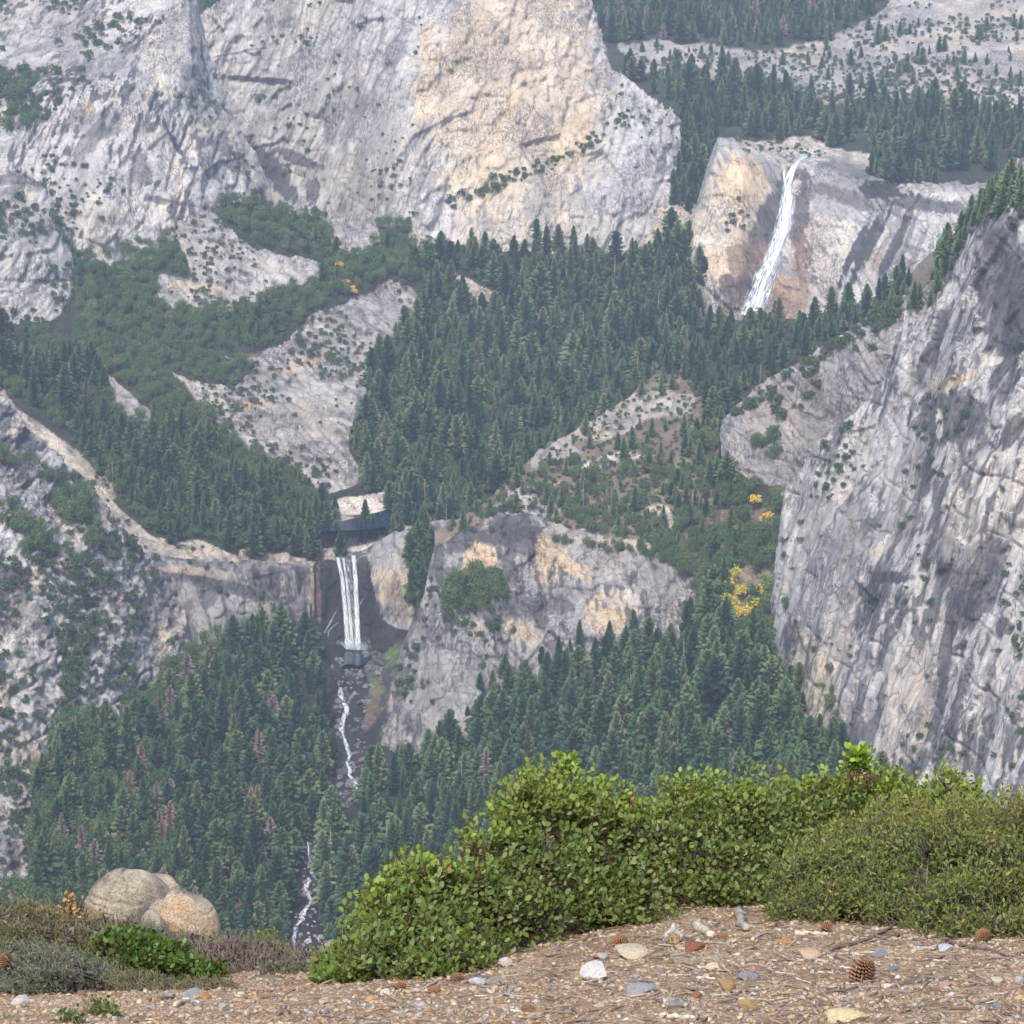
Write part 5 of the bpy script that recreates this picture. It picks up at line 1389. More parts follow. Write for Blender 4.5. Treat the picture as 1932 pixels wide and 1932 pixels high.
boulders('upper_fall_wall', [(1290, 590), (1420, 590), (1440, 620), (1290, 625)], 14, 4, 12, "dark boulder", "boulders at the upper fall foot", 0.10)

# ------------------------------------------------------------------ foreground ground
def gz(x, y):
    """height of the near ground"""
    x = np.asarray(x, float); y = np.asarray(y, float)
    z = -3.30 - 0.366 * (y - 6.88) + 0.06 * (x - 1.9) * np.clip(y - 6.88, 0, 6) / 3.24
    z = z + 0.15 * np.exp(-((x - 0.8) / 1.0) ** 2) * np.clip((y - 8.3) / 2.7, 0, 1)
    ye = 12.8 + 0.15 * x                                 # brow of the slope
    o = np.clip(y - ye, 0, None)
    z = z - 0.28 * np.clip(o, 0, 14) - 0.45 * np.clip(o - 14, 0, 900) * (y < 1e9)
    q = np.stack([x, y, x * 0], -1)
    near = (sstep(-7, -5, x) * (1 - sstep(5, 7, x)) * sstep(4, 6, y) * (1 - sstep(14, 30, y)))
    z = z + near * (0.035 * fbm(q / 0.9, 3) + 0.010 * fbm(q / 0.16, 3))
    return np.maximum(z, -880)
def ghit(u, v, dmax=12.8):
    lo, hi = 3.0, 40.0
    ds = np.linspace(3, 30, 800)
    P = unproj(np.full(800, u), np.full(800, v), ds)
    below = P[:, 2] < gz(P[:, 0], P[:, 1])
    i = np.argmax(below) if below.any() else len(ds) - 1
    return P[i] if ds[i] <= dmax else unproj(u, v, dmax)
xs = np.concatenate([-np.geomspace(900, 6.2, 26), np.linspace(-6, 6, 500), np.geomspace(6.2, 900, 26)])
ys = np.concatenate([np.linspace(-6, 5.9, 12), np.linspace(6, 15, 420), np.geomspace(15.3, 1900, 60)])
X, Y = np.meshgrid(xs, ys)
Z = gz(X, Y)
G3 = np.stack([X, Y, X * 0], -1)
near = (sstep(-7, -5, X) * (1 - sstep(5, 7, X)) * sstep(4, 6, Y) * (1 - sstep(14, 30, Y)))
Z = Z + near * 0.003 * fbm(G3 / 0.04, 2)
m, nt, b = newmat("gravelly_soil")
iso = mapped(nt)
vo = nd(nt, "ShaderNodeTexVoronoi"); vo.inputs["Scale"].default_value = 60; nt.links.new(iso, vo.inputs["Vector"])
c = ramp(nt, noise(nt, iso, 2.2, 5, 0.65), [(0.3, (0.15, 0.105, 0.065)), (0.5, (0.27, 0.20, 0.125)), (0.7, (0.37, 0.29, 0.19))])
sp = nd(nt, "ShaderNodeSeparateColor"); nt.links.new(vo.outputs["Color"], sp.inputs[0])
c = mixc(nt, 'MULTIPLY', 1.0, c, ramp(nt, sp.outputs[0], [(0.0, (0.45, 0.42, 0.40)), (0.5, (1.0, 0.97, 0.93)), (0.85, (1.25, 1.2, 1.15)), (1.0, (1.9, 1.85, 1.8))]))
c = mixc(nt, 'MULTIPLY', 1.0, c, ramp(nt, noise(nt, iso, 40, 3, 0.6), [(0.3, (0.6, 0.6, 0.6)), (0.7, (1.25, 1.25, 1.25))]))
nt.links.new(c, b.inputs["Base Color"])
bp = nd(nt, "ShaderNodeBump"); bp.inputs["Strength"].default_value = 0.8; bp.inputs["Distance"].default_value = 0.008
nt.links.new(vo.outputs["Distance"], bp.inputs["Height"]); nt.links.new(bp.outputs[0], b.inputs["Normal"])
R, Q = X.shape
idx = np.arange(R * Q).reshape(R, Q)
F = np.stack([idx[:-1, :-1], idx[:-1, 1:], idx[1:, 1:], idx[1:, :-1]], -1).reshape(-1, 4)
tag(mesh_np("ground", np.stack([X, Y, Z], -1), F, m), "brown gravelly soil of the lookout, falling away to the valley", None, None, 'structure')

# ------------------------------------------------------------------ bushes
def bush_leaf_material(name, spec=0.3, trans=0.25, rough=0.5):
    m, nt, b = newmat(name)
    at = nd(nt, "ShaderNodeAttribute", attribute_name="tone")
    nt.links.new(at.outputs["Color"], b.inputs["Base Color"])
    b.inputs["Roughness"].default_value = rough
    b.inputs["Specular IOR Level"].default_value = spec
    tr = nd(nt, "ShaderNodeBsdfTranslucent"); nt.links.new(at.outputs["Color"], tr.inputs["Color"])
    mx = nd(nt, "ShaderNodeMixShader"); mx.inputs[0].default_value = trans
    out = [n for n in nt.nodes if n.type == 'OUTPUT_MATERIAL'][0]
    nt.links.new(b.outputs[0], mx.inputs[1]); nt.links.new(tr.outputs[0], mx.inputs[2]); nt.links.new(mx.outputs[0], out.inputs[0])
    return m
M_LEAF = bush_leaf_material("bush_leaves")
def simple_mat(name, c1, c2, scale, rough=0.8):
    m, nt, b = newmat(name)
    nt.links.new(ramp(nt, noise(nt, mapped(nt), scale, 4, 0.6), [(0.35, c1), (0.65, c2)]), b.inputs["Base Color"]); b.inputs["Roughness"].default_value = rough
    return m
M_REDBARK = simple_mat("red_bark", (0.045, 0.018, 0.013), (0.15, 0.06, 0.04), 25)
M_GREYBARK = simple_mat("grey_bark", (0.085, 0.07, 0.055), (0.20, 0.17, 0.14), 25)

def interp_line(pl, u):
    pl = sorted(pl); return np.interp(u, [p[0] for p in pl], [p[1] for p in pl])

def bush(name, label, cat, top, bot, n, leaf, per, cols, seed, bark, depth=1.1, spread=0.35, up=0.7, twig=0.0016, nlimb=26, dfix=None, lump=0.16, leafw=0.7, accents=None, dmax=12.4, twigonly=0.0, toptint=None, stemlen=0.10, group=None, hollow=0.45, sprigs=0):
    """shrub: limbs from the ground, twigs to leaf rosettes gathered near the outside of an uneven canopy"""
    r = np.random.default_rng(seed)
    u0, u1 = min(p[0] for p in top), max(p[0] for p in top)
    um = (u0 + u1) / 2
    cl = []; ups = []
    # the canopy is built from rounded tufts of different size, lit from above, dark and twiggy between
    per_c = (24 if n > 5000 else 15) if n > 600 else 10
    nc = max(1, n // per_c)
    k = 0; tries = 0
    while len(cl) < n and tries < nc * 40:
        tries += 1
        u = u0 + (u1 - u0) * ((tries * 0.61803) % 1.0); s_ = (tries * 0.7548 + 0.08 * r.normal()) % 1.0
        vt, vb_ = interp_line(top, u), interp_line(bot, u)
        g = ghit(u, vb_, dmax) if dfix is None else unproj(u, vb_, dfix)
        gd = proj(g)[2]
        hpx = (vb_ - vt)
        R_px = min(hpx * 0.34, lump * 185 * r.uniform(0.5, 1.25))
        v = min(vb_ - R_px * 0.35, max(vt + R_px * r.uniform(0.15, 1.6), vb_ - hpx * s_))
        d = gd + depth * ((vb_ - v) / max(hpx, 1)) ** 1.3 + r.random() ** 2 * spread
        c = unproj(u, v, d); R = R_px * d / FPX
        frac = (vb_ - v) / max(hpx, 1)
        m_c = int(per_c * r.uniform(0.6, 1.3))
        for _ in range(m_c):
            dv = r.normal(size=3); dv /= np.linalg.norm(dv)
            if dv[1] > 0.25: dv[1] *= -1
            if dv[2] < -0.15 and r.random() < hollow + 0.25: dv[2] *= -1
            cl.append(c + dv * np.array([1.25, 0.9, 0.85]) * R * r.uniform(0.72, 1.08)); ups.append(frac + 0.18 * dv[2])
    for _ in range(sprigs):                                        # single shoots standing out of the crest
        u = r.uniform(u0, u1); vt, vb_ = interp_line(top, u), interp_line(bot, u)
        g = ghit(u, vb_, dmax) if dfix is None else unproj(u, vb_, dfix)
        cl.append(unproj(u, vt - r.uniform(-6, 20), proj(g)[2] + depth * r.uniform(0.7, 1.1))); ups.append(1.1)
    cl = np.array(cl); ups = np.array(ups)
    root = empty(name, (0, 0, 0), label, cat, group)
    bu = [(u0 + (u1 - u0) * f) for f in np.linspace(0.08, 0.92, max(2, nlimb // 5))]
    bases = []
    for u in bu:
        g = ghit(u, interp_line(bot, u), dmax) if dfix is None else unproj(u, interp_line(bot, u), dfix)
        bases.append([g[0], g[1] + depth * 0.45, float(gz(g[0], g[1] + depth * 0.45)) - 0.03 if dfix is None else g[2] - 0.05])
    bases = np.array(bases); root.location = bases.mean(0)
    off = np.array(root.location)
    S = Soup()
    # limbs end inside the canopy
    pick = r.choice(len(cl), min(len(cl), nlimb * 4), replace=False)
    nodes = []
    cen = cl.mean(0)
    for i in pick:
        b_ = bases[np.argmin(np.abs(bases[:, 0] - cl[i, 0]) + 0.3 * r.random(len(bases)))]
        tip = b_ + (cl[i] - b_) * 0.80 + np.array([0, 0.08, -0.04])
        mid = b_ * 0.5 + tip * 0.5 + r.normal(size=3) * 0.06 + [0, 0, -0.05]
        k = np.linspace(0, 1, 7)[:, None]
        pts = (1 - k) ** 2 * b_ + 2 * k * (1 - k) * mid + k ** 2 * tip + r.normal(size=(7, 3)) * 0.012
        big = r.random() < 0.25
        rad = (0.013 if big else 0.006) * (twig / 0.0016) ** 0.5 * min(1, (n / 600) ** 0.5)
        S.tube(pts - off, np.linspace(rad, 0.0025, 7), 5)
        nodes += list(pts[2:])
    nodes = np.array(nodes)
    LV, LC = [], []
    nl = 0
    cols = [np.array(c, float) for c in cols]
    for j, p in enumerate(cl):
        dd = ((nodes - p) ** 2).sum(1) + r.random(len(nodes)) * 0.006
        q = nodes[np.argmin(dd)]
        mid = (p + q) / 2 + r.normal(size=3) * 0.02 + [0, 0, -0.02]
        ax = (p - q); ax /= np.linalg.norm(ax) + 1e-6
        ax = ax * (1 - up) + np.array([0, -0.25, 1.0]) * up + r.normal(size=3) * 0.28; ax /= np.linalg.norm(ax)
        S.tube(np.array([q, mid, p - ax * 0.5 * stemlen, p + ax * 0.2 * stemlen]) - off, [twig * 1.5, twig * 1.2, twig, twig * 0.6], 3)
        if r.random() < twigonly: continue
        e1 = np.cross(ax, [0.3, 0.9, 0.1]); e1 /= np.linalg.norm(e1); e2 = np.cross(ax, e1)
        ci = int(r.integers(len(cols))); base = cols[ci] * r.uniform(0.78, 1.22)
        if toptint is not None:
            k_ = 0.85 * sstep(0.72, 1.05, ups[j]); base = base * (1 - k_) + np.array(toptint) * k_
        if accents is not None and r.random() < accents[1]: base = np.array(accents[0]) * r.uniform(0.7, 1.2)
        m_ = per + int(r.integers(-1, 3))
        for i in range(m_):
            f = i / m_
            th = i * 2.4 + r.random() * 0.6
            lift = 0.35 + 0.75 * f + 0.25 * r.normal()
            out = (math.cos(th) * e1 + math.sin(th) * e2)
            dl = out * math.cos(lift) + ax * math.sin(lift); dl /= np.linalg.norm(dl)
            L = leaf * (0.7 + 0.5 * r.random())
            o_ = p + ax * stemlen * (f - 0.7) + out * 0.003 + dl * leaf * 0.15
            wv_ = np.cross(dl, ax + 0.5 * r.normal(size=3)); wv_ /= np.linalg.norm(wv_) + 1e-6
            nn = np.cross(wv_, dl)
            W = L * leafw * 0.5
            V = [o_, o_ + dl * L * 0.35 + wv_ * W * 0.9 + nn * W * 0.22, o_ + dl * L * 0.75 + wv_ * W * 0.8 + nn * W * 0.2, o_ + dl * L, o_ + dl * L * 0.75 - wv_ * W * 0.8 + nn * W * 0.2, o_ + dl * L * 0.35 - wv_ * W * 0.9 + nn * W * 0.22]
            LV.append(V); LC.append(np.clip(base * r.uniform(0.85, 1.15), 0.005, 0.9))
    LV = np.array(LV); k = len(LV)
    i0 = (np.arange(k) * 6)[:, None]
    F = np.concatenate([i0 + [0, 1, 2, 3], i0 + [0, 3, 4, 5]])
    C = np.repeat(np.array(LC), 6, axis=0)
    mesh_np('leaves', LV.reshape(-1, 3) - off, F, M_LEAF, C, False, root)
    me = S.mesh('branches', bark, True); o = bpy.data.objects.new('branches', me); COL.objects.link(o); o.parent = root
    return root

MT = [(600, 1836), (640, 1795), (680, 1768), (700, 1705), (722, 1648), (760, 1618), (830, 1602), (905, 1592), (912, 1555), (960, 1490), (990, 1460), (1060, 1450), (1120, 1468), (1180, 1505), (1230, 1500), (1300, 1470),
      (1400, 1460), (1480, 1470), (1560, 1462), (1620, 1450), (1680, 1475), (1740, 1470), (1780, 1455), (1830, 1485), (1880, 1515)]
MB = [(600, 1862), (700, 1856), (850, 1842), (950, 1806), (1080, 1768), (1200, 1748), (1260, 1724), (1400, 1710), (1480, 1690), (1600, 1700), (1880, 1690)]
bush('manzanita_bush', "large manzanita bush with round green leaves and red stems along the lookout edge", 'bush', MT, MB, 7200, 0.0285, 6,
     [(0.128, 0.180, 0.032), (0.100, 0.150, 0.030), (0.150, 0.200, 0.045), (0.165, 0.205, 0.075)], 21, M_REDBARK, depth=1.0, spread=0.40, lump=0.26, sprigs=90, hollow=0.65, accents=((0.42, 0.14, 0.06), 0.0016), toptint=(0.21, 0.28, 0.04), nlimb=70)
bush('manzanita_sprig', "upright lime green shoot of leaves rising above the bush crest", 'sprig', [(1600, 1415), (1618, 1402), (1632, 1412), (1645, 1425)], [(1600, 1450), (1645, 1450)], 16, 0.036, 6,
     [(0.23, 0.33, 0.03)], 22, M_REDBARK, depth=0.05, spread=0.05, dfix=12.6, nlimb=5, hollow=0)
bush('manzanita_sprig', "small lime sprig on a bare red stem above the middle hump of the bush", 'sprig', [(1058, 1432), (1068, 1426), (1078, 1436)], [(1058, 1462), (1078, 1462)], 8, 0.034, 6,
     [(0.23, 0.33, 0.03)], 23, M_REDBARK, depth=0.03, spread=0.03, dfix=12.5, nlimb=5, hollow=0)
bush('narrow_leaf_bush', "olive bush with small narrow leaves and grey twigs, right in front of the manzanita", 'bush',
     [(1468, 1690), (1490, 1630), (1520, 1595), (1580, 1560), (1640, 1535), (1700, 1520), (1760, 1510), (1830, 1515), (1880, 1505), (1932, 1490), (2010, 1470)],
     [(1468, 1738), (1560, 1745), (1640, 1748), (1720, 1752), (1800, 1775), (1880, 1770), (2010, 1770)], 5600, 0.023, 6,
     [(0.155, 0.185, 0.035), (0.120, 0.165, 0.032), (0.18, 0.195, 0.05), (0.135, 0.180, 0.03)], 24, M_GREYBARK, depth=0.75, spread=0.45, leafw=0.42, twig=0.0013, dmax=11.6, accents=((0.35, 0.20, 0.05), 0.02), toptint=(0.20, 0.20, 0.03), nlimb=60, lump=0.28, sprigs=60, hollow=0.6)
bush('ceanothus_bush', "grey green low bush with pale crossing twigs, at the lower left corner", 'bush', [(-40, 1770), (60, 1768), (130, 1780), (190, 1800), (225, 1840), (240, 1862)], [(-40, 1880), (80, 1882), (160, 1872), (240, 1868)],
     1100, 0.017, 5, [(0.13, 0.17, 0.085), (0.17, 0.20, 0.11), (0.10, 0.14, 0.07)], 25, M_GREYBARK, depth=0.6, spread=0.3, leafw=0.4, up=0.35, twigonly=0.12, nlimb=50)
bush('olive_bush', "brownish olive bush with fine upright twigs, behind the grey green bush on the left", 'bush', [(-40, 1700), (30, 1692), (80, 1700), (120, 1712), (180, 1725), (220, 1745)], [(-40, 1780), (80, 1790), (220, 1810)],
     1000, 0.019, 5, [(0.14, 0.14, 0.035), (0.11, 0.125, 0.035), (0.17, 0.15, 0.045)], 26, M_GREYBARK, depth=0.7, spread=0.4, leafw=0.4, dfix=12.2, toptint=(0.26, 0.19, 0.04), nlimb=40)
bush('golden_bush', "orange leaved bush top left of the large boulder", 'bush', [(78, 1712), (100, 1702), (125, 1690), (150, 1700), (165, 1715)], [(78, 1750), (165, 1755)], 70, 0.022, 6,
     [(0.45, 0.24, 0.08), (0.36, 0.22, 0.07), (0.50, 0.32, 0.16)], 27, M_REDBARK, depth=0.3, spread=0.2, dfix=13.2, nlimb=10)
bush('grey_green_bush', "grey green twiggy bush in front of the large boulder", 'bush', [(150, 1735), (200, 1722), (260, 1728), (330, 1742), (380, 1760), (430, 1790)], [(150, 1800), (430, 1830)],
     1000, 0.016, 4, [(0.14, 0.16, 0.08), (0.17, 0.18, 0.11), (0.11, 0.14, 0.06)], 28, M_GREYBARK, depth=0.5, spread=0.35, leafw=0.45, dfix=12.8, twigonly=0.35, nlimb=50)
bush('small_manzanita', "vivid green small manzanita with thick red stems, left of centre below the boulder", 'bush', [(195, 1775), (215, 1745), (240, 1740), (280, 1768), (330, 1780), (370, 1800), (400, 1812), (420, 1840)],
     [(195, 1812), (300, 1838), (420, 1862)], 620, 0.026, 6, [(0.085, 0.150, 0.028), (0.068, 0.125, 0.026), (0.10, 0.165, 0.035)], 29, M_REDBARK, depth=0.35, spread=0.25, dfix=11.4, nlimb=30, lump=0.2, hollow=0.8)
bush('brown_twig_bush', "brown nearly leafless twig bush right of the large boulder", 'bush', [(370, 1775), (420, 1755), (500, 1765), (560, 1785), (610, 1805), (640, 1822)], [(370, 1835), (480, 1852), (640, 1858)],
     1500, 0.013, 3, [(0.16, 0.135, 0.08), (0.14, 0.14, 0.06), (0.13, 0.155, 0.05)], 30, simple_mat("brown_twigs", (0.10, 0.078, 0.066), (0.21, 0.165, 0.14), 20), depth=0.5, spread=0.4, leafw=0.4, dfix=12.0, twigonly=0.7, twig=0.0022, up=0.5, nlimb=60)
bush('green_topped_bush', "yellow green leafy tips behind the brown twig bush", 'bush', [(395, 1768), (450, 1752), (500, 1762), (560, 1778), (600, 1800)], [(395, 1800), (600, 1830)], 330, 0.020, 5,
     [(0.14, 0.19, 0.045), (0.17, 0.20, 0.05)], 31, M_GREYBARK, depth=0.3, spread=0.3, dfix=12.9, nlimb=20)
bush('grey_herb_bush', "pale sage bush at the right end of the brown twigs", 'bush', [(500, 1820), (540, 1805), (600, 1812), (640, 1830)], [(500, 1852), (640, 1862)], 420, 0.015, 5,
     [(0.15, 0.17, 0.09), (0.12, 0.15, 0.07)], 32, M_GREYBARK, depth=0.25, spread=0.2, dfix=11.3, nlimb=20)
bush('heath_strip', "low olive heath along the edge of the gravel on the left", 'low bush', [(150, 1835), (220, 1828), (300, 1838), (380, 1848), (440, 1852)], [(150, 1872), (300, 1872), (440, 1868)], 1000, 0.014, 5,
     [(0.15, 0.155, 0.04), (0.12, 0.14, 0.035)], 33, M_GREYBARK, depth=0.3, spread=0.2, leafw=0.35, dmax=11.2, nlimb=30, up=0.8)
bush('ground_plant', "small yellow green plant growing from the gravel at the lower left", 'plant', [(168, 1895), (185, 1880), (205, 1890), (215, 1905)], [(168, 1918), (215, 1920)], 40, 0.017, 5, [(0.14, 0.19, 0.05), (0.11, 0.17, 0.04)], 34, M_GREYBARK, depth=0.05, spread=0.05, nlimb=5)
bush('ground_plant', "flat green seedling on the gravel left of the taller one", 'plant', [(110, 1912), (130, 1905), (150, 1912)], [(110, 1932), (150, 1932)], 30, 0.018, 5, [(0.10, 0.16, 0.04)], 35, M_GREYBARK, depth=0.05, spread=0.05, nlimb=5)
print("bushes")

# ------------------------------------------------------------------ boulders near the edge
M_BOULD = None
m, nt, b = newmat("lichened_granite")
iso = mapped(nt)
c = ramp(nt, noise(nt, iso, 2.6, 5, 0.6), [(0.40, (0.10, 0.095, 0.08)), (0.50, (0.25, 0.215, 0.165)), (0.64, (0.38, 0.33, 0.25))])
c = mixc(nt, 'MIX', ramp(nt, noise(nt, iso, 1.5, 4), [(0.58, (0, 0, 0)), (0.66, (0.5, 0.5, 0.5))]), c, (0.42, 0.25, 0.12))
c = mixc(nt, 'MULTIPLY', 1.0, c, ramp(nt, noise(nt, iso, 85, 3, 0.75), [(0.34, (0.45, 0.43, 0.40)), (0.50, (1.0, 1.0, 1.0)), (0.68, (1.25, 1.25, 1.2))]))
nt.links.new(c, b.inputs["Base Color"])
bp = nd(nt, "ShaderNodeBump"); bp.inputs["Strength"].default_value = 0.7; bp.inputs["Distance"].default_value = 0.02
nt.links.new(noise(nt, iso, 18, 6, 0.7), bp.inputs["Height"]); nt.links.new(bp.outputs[0], b.inputs["Normal"])
M_BOULD = m
def big_boulder(name, label, blobs, d, sub=6):
    """blobs: (u, v, half width px, half height px, extra depth) joined bodies of one rock"""
    VV, FF, n = [], [], 0
    for i, (u, v, hw, hh, dd) in enumerate(blobs):
        V, F = ico(sub)
        r = np.random.default_rng(900 + i)
        for _ in range(5):
            nrm = r.normal(size=3); nrm /= np.linalg.norm(nrm)
            k = 0.8; dp = V @ nrm; V = V - np.maximum(dp - k, 0)[:, None] * nrm * 0.8
        V = V * (1 + 0.09 * fbm(V * 1.3 + i * 7, 2)[:, None] + 0.02 * fbm(V * 5, 3)[:, None])
        wob = 0.16 * fbm(V * 2.1 + i, 3)
        for n_, k_ in (((0.10, 0.1, 1.0), 0.52), ((0.35, 0.2, 1.0), 0.22), ((1.0, 0.1, 0.45), 0.30), ((1.0, -0.2, -0.25), -0.35)):
            f_ = V @ np.array(n_) - k_ + wob
            V = V * (1 - 0.075 * (1 - sstep(0.0, 0.04, np.abs(f_))) - 0.02 * sstep(0, 0.05, f_))[:, None]
        V = V * (1 + 0.012 * fbm(V * 14, 3))[:, None]
        s_ = (d + dd) / FPX
        V = V * np.array([hw * s_, hw * s_ * 0.8, hh * s_]) + unproj(u, v, d + dd)
        VV.append(V); FF.append(F + n); n += len(V)
    V = np.concatenate(VV); c0 = V.mean(0)
    o = mesh_np(name, V - c0, np.concatenate(FF), M_BOULD)
    rm = o.modifiers.new("join", 'REMESH'); rm.mode = 'VOXEL'; rm.voxel_size = 0.007                # fuse the bodies into one rock
    m2 = bpy.data.meshes.new_from_object(o.evaluated_get(bpy.context.evaluated_depsgraph_get()))
    o.modifiers.clear(); o.data = m2; o.location = c0
    m2.polygons.foreach_set("use_smooth", np.ones(len(m2.polygons), bool))
    if not m2.materials: m2.materials.append(M_BOULD)
    return tag(o, label, 'boulder')
big_boulder('granite_boulder', "largest rounded tan granite boulder with orange lichen, behind the low bushes", [(248, 1742, 100, 116, 0.55), (306, 1716, 56, 76, 0.6), (354, 1758, 65, 100, -0.30), (288, 1762, 31, 52, -0.55), (308, 1724, 30, 32, -0.22)], 16.0)
big_boulder('granite_boulder', "pale small boulder at the tip of the manzanita, above the brown twigs", [(634, 1800, 36, 30, 0)], 14.0, 4)
big_boulder('granite_boulder', "flat half buried grey boulder at the edge of the gravel, right of the heath", [(506, 1862, 54, 20, 0)], 10.6, 4)

# ------------------------------------------------------------------ loose stones, sticks, cones
M_STONE = stone_material("loose_stone", 26)
def on_ground(u, v):
    p = ghit(u, v, 30); p[2] = gz(p[0], p[1]); return p
ST = [stone_mesh("stone", 400 + i, 4, 12, (1, 0.8, 0.62), 0.06, 0.42, M_STONE) for i in range(6)]
def stone(u, v, w, h, col, label, seed=None, rot=None):
    p = on_ground(u, v + h * 0.35)
    d = proj(p)[2]; s_ = w / FPX * d; hh = h / FPX * d
    o = bpy.data.objects.new('stone', ST[(seed if seed is not None else int(u)) % 6]); COL.objects.link(o)
    o.location = p + np.array([0, 0, hh * 0.36]); o.scale = (s_ * 1.05, s_ * 0.9, hh * 1.5)
    o.rotation_euler = (0, 0, 0 if rot is None else rot); o.color = (*col, 1)
    return tag(o, label, 'stone')
for a in [(1189, 1798, 76, 32, (0.46, 0.40, 0.28), "wide pale speckled granite stone under the bush edge"), (1125, 1833, 62, 44, (0.52, 0.50, 0.46), "chunky white and grey granite stone below the wide pale one"),
          (1135, 1806, 26, 14, (0.42, 0.40, 0.34), "small grey stone touching the chunky white stone"), (1308, 1787, 48, 22, (0.22, 0.09, 0.05), "dark red brown angular stone beside the pear shaped one"),
          (1206, 1868, 74, 26, (0.27, 0.27, 0.27), "low dark and white banded rock in the middle of the gravel"), (1369, 1860, 36, 32, (0.36, 0.24, 0.11), "tan cube shaped stone with a thin stick beside it"),
          (1314, 1880, 24, 18, (0.26, 0.12, 0.05), "small rust brown stone left of the tan cube"), (1409, 1897, 42, 28, (0.36, 0.25, 0.12), "tan brown block above the split twig"),
          (1273, 1896, 38, 11, (0.24, 0.25, 0.26), "flat blue grey flake left of the rust stone"), (1347, 1825, 32, 16, (0.55, 0.46, 0.28), "yellowish quartz chip on the gravel"),
          (1409, 1843, 42, 14, (0.25, 0.25, 0.25), "low grey stone half sunk in the gravel"), (1525, 1802, 50, 28, (0.50, 0.36, 0.24), "orange and cream split stone among sticks"),
          (1485, 1778, 34, 11, (0.40, 0.20, 0.10), "flat orange stone under the bush"), (1658, 1799, 40, 22, (0.22, 0.25, 0.26), "bluish grey pointed stone among branches"),
          (1782, 1790, 36, 16, (0.42, 0.42, 0.44), "pale grey flat stone by the long branch"), (1684, 1830, 28, 10, (0.17, 0.19, 0.22), "thin dark slate chip"), (1782, 1860, 32, 17, (0.40, 0.24, 0.19), "pinkish stone in the right gravel"),
          (1879, 1850, 28, 14, (0.50, 0.46, 0.36), "cream coloured stone near the right edge"), (1924, 1852, 26, 22, (0.40, 0.38, 0.35), "rounded grey stone at the right edge"),
          (1590, 1922, 92, 28, (0.58, 0.47, 0.26), "large pale yellow stone cut by the bottom of the view"), (1674, 1861, 22, 9, (0.60, 0.57, 0.52), "small white stone right of the big cone"),
          (1924, 1884, 28, 14, (0.52, 0.40, 0.22), "buff stone in the lower right corner"), (1678, 1923, 28, 14, (0.48, 0.34, 0.30), "pink stone at the bottom right of the yellow stone"),
          (40, 1891, 48, 28, (0.48, 0.46, 0.42), "pale grey crumbly stone at the lower left"), (362, 1874, 52, 20, (0.27, 0.29, 0.30), "long blue grey rock among pale sticks"), (385, 1880, 26, 12, (0.42, 0.20, 0.07), "orange brown stone behind the blue grey rock"),
          (420, 1900, 24, 16, (0.38, 0.36, 0.32), "grey stone right of the pale sticks"), (534, 1911, 30, 14, (0.20, 0.17, 0.12), "dark brown flat stone on bare gravel"), (932, 1850, 46, 18, (0.28, 0.24, 0.20), "grey flake leaning on the bush edge"),
          (899, 1853, 34, 17, (0.48, 0.48, 0.50), "whitish stone left of the grey flake"), (953, 1816, 28, 22, (0.55, 0.47, 0.42), "white and maroon stone tucked under the leaves"), (700, 1887, 28, 18, (0.52, 0.34, 0.16), "orange tan stone by the left tip of the bush"),
          (729, 1873, 24, 18, (0.55, 0.50, 0.46), "white wedge stone right of the orange one"), (675, 1875, 28, 12, (0.28, 0.16, 0.10), "flat red brown stone under the bush tip"), (796, 1898, 26, 14, (0.52, 0.48, 0.42), "cream pebble with a short stick"),
          (995, 1905, 30, 17, (0.22, 0.13, 0.06), "square dark brown stone in open gravel"), (650, 1890, 30, 9, (0.62, 0.60, 0.57), "low white stone at the lower left of the bush"), (759, 1916, 17, 12, (0.28, 0.29, 0.30), "little blue grey pebble"),
          (1245, 1835, 22, 11, (0.32, 0.22, 0.18), "small reddish stone below the pale one"), (232, 1884, 14, 10, (0.45, 0.43, 0.40), "small grey pebble behind the seedling"), (1130, 1898, 24, 10, (0.50, 0.42, 0.30), "flat buff stone in the middle gravel"),
          (1470, 1850, 26, 12, (0.30, 0.18, 0.13), "small brown stone beside the large cone"), (140, 1866, 16, 14, (0.48, 0.46, 0.43), "small white stone under the grey green bush")]:
    stone(*a)
# pear shaped standing stone with a square inset
r_ = empty('standing_stone', on_ground(1270, 1780), "grey pear shaped standing stone with a tan square patch, at the bush edge", 'stone')
V, F = ico(4)
V = V * np.array([1, 0.45, 1]) * (1 + 0.03 * fbm(V * 2, 2)[:, None])
tz = (V[:, 2] + 1) / 2
V[:, 0] *= 1.0 - 0.62 * sstep(0.45, 0.8, tz)
o = mesh_np('stone_body', V * np.array([0.040, 0.040, 0.046]) + [0, 0, 0.036], F, M_STONE, None, True, r_); o.color = (0.40, 0.39, 0.35, 1)
V, F = ico(3); V = np.clip(V * 1.6, -1, 1)
o = mesh_np('tan_patch', V * np.array([0.021, 0.006, 0.020]) + [0, -0.020, 0.028], F, M_STONE, None, False, r_); o.color = (0.34, 0.24, 0.12, 1)

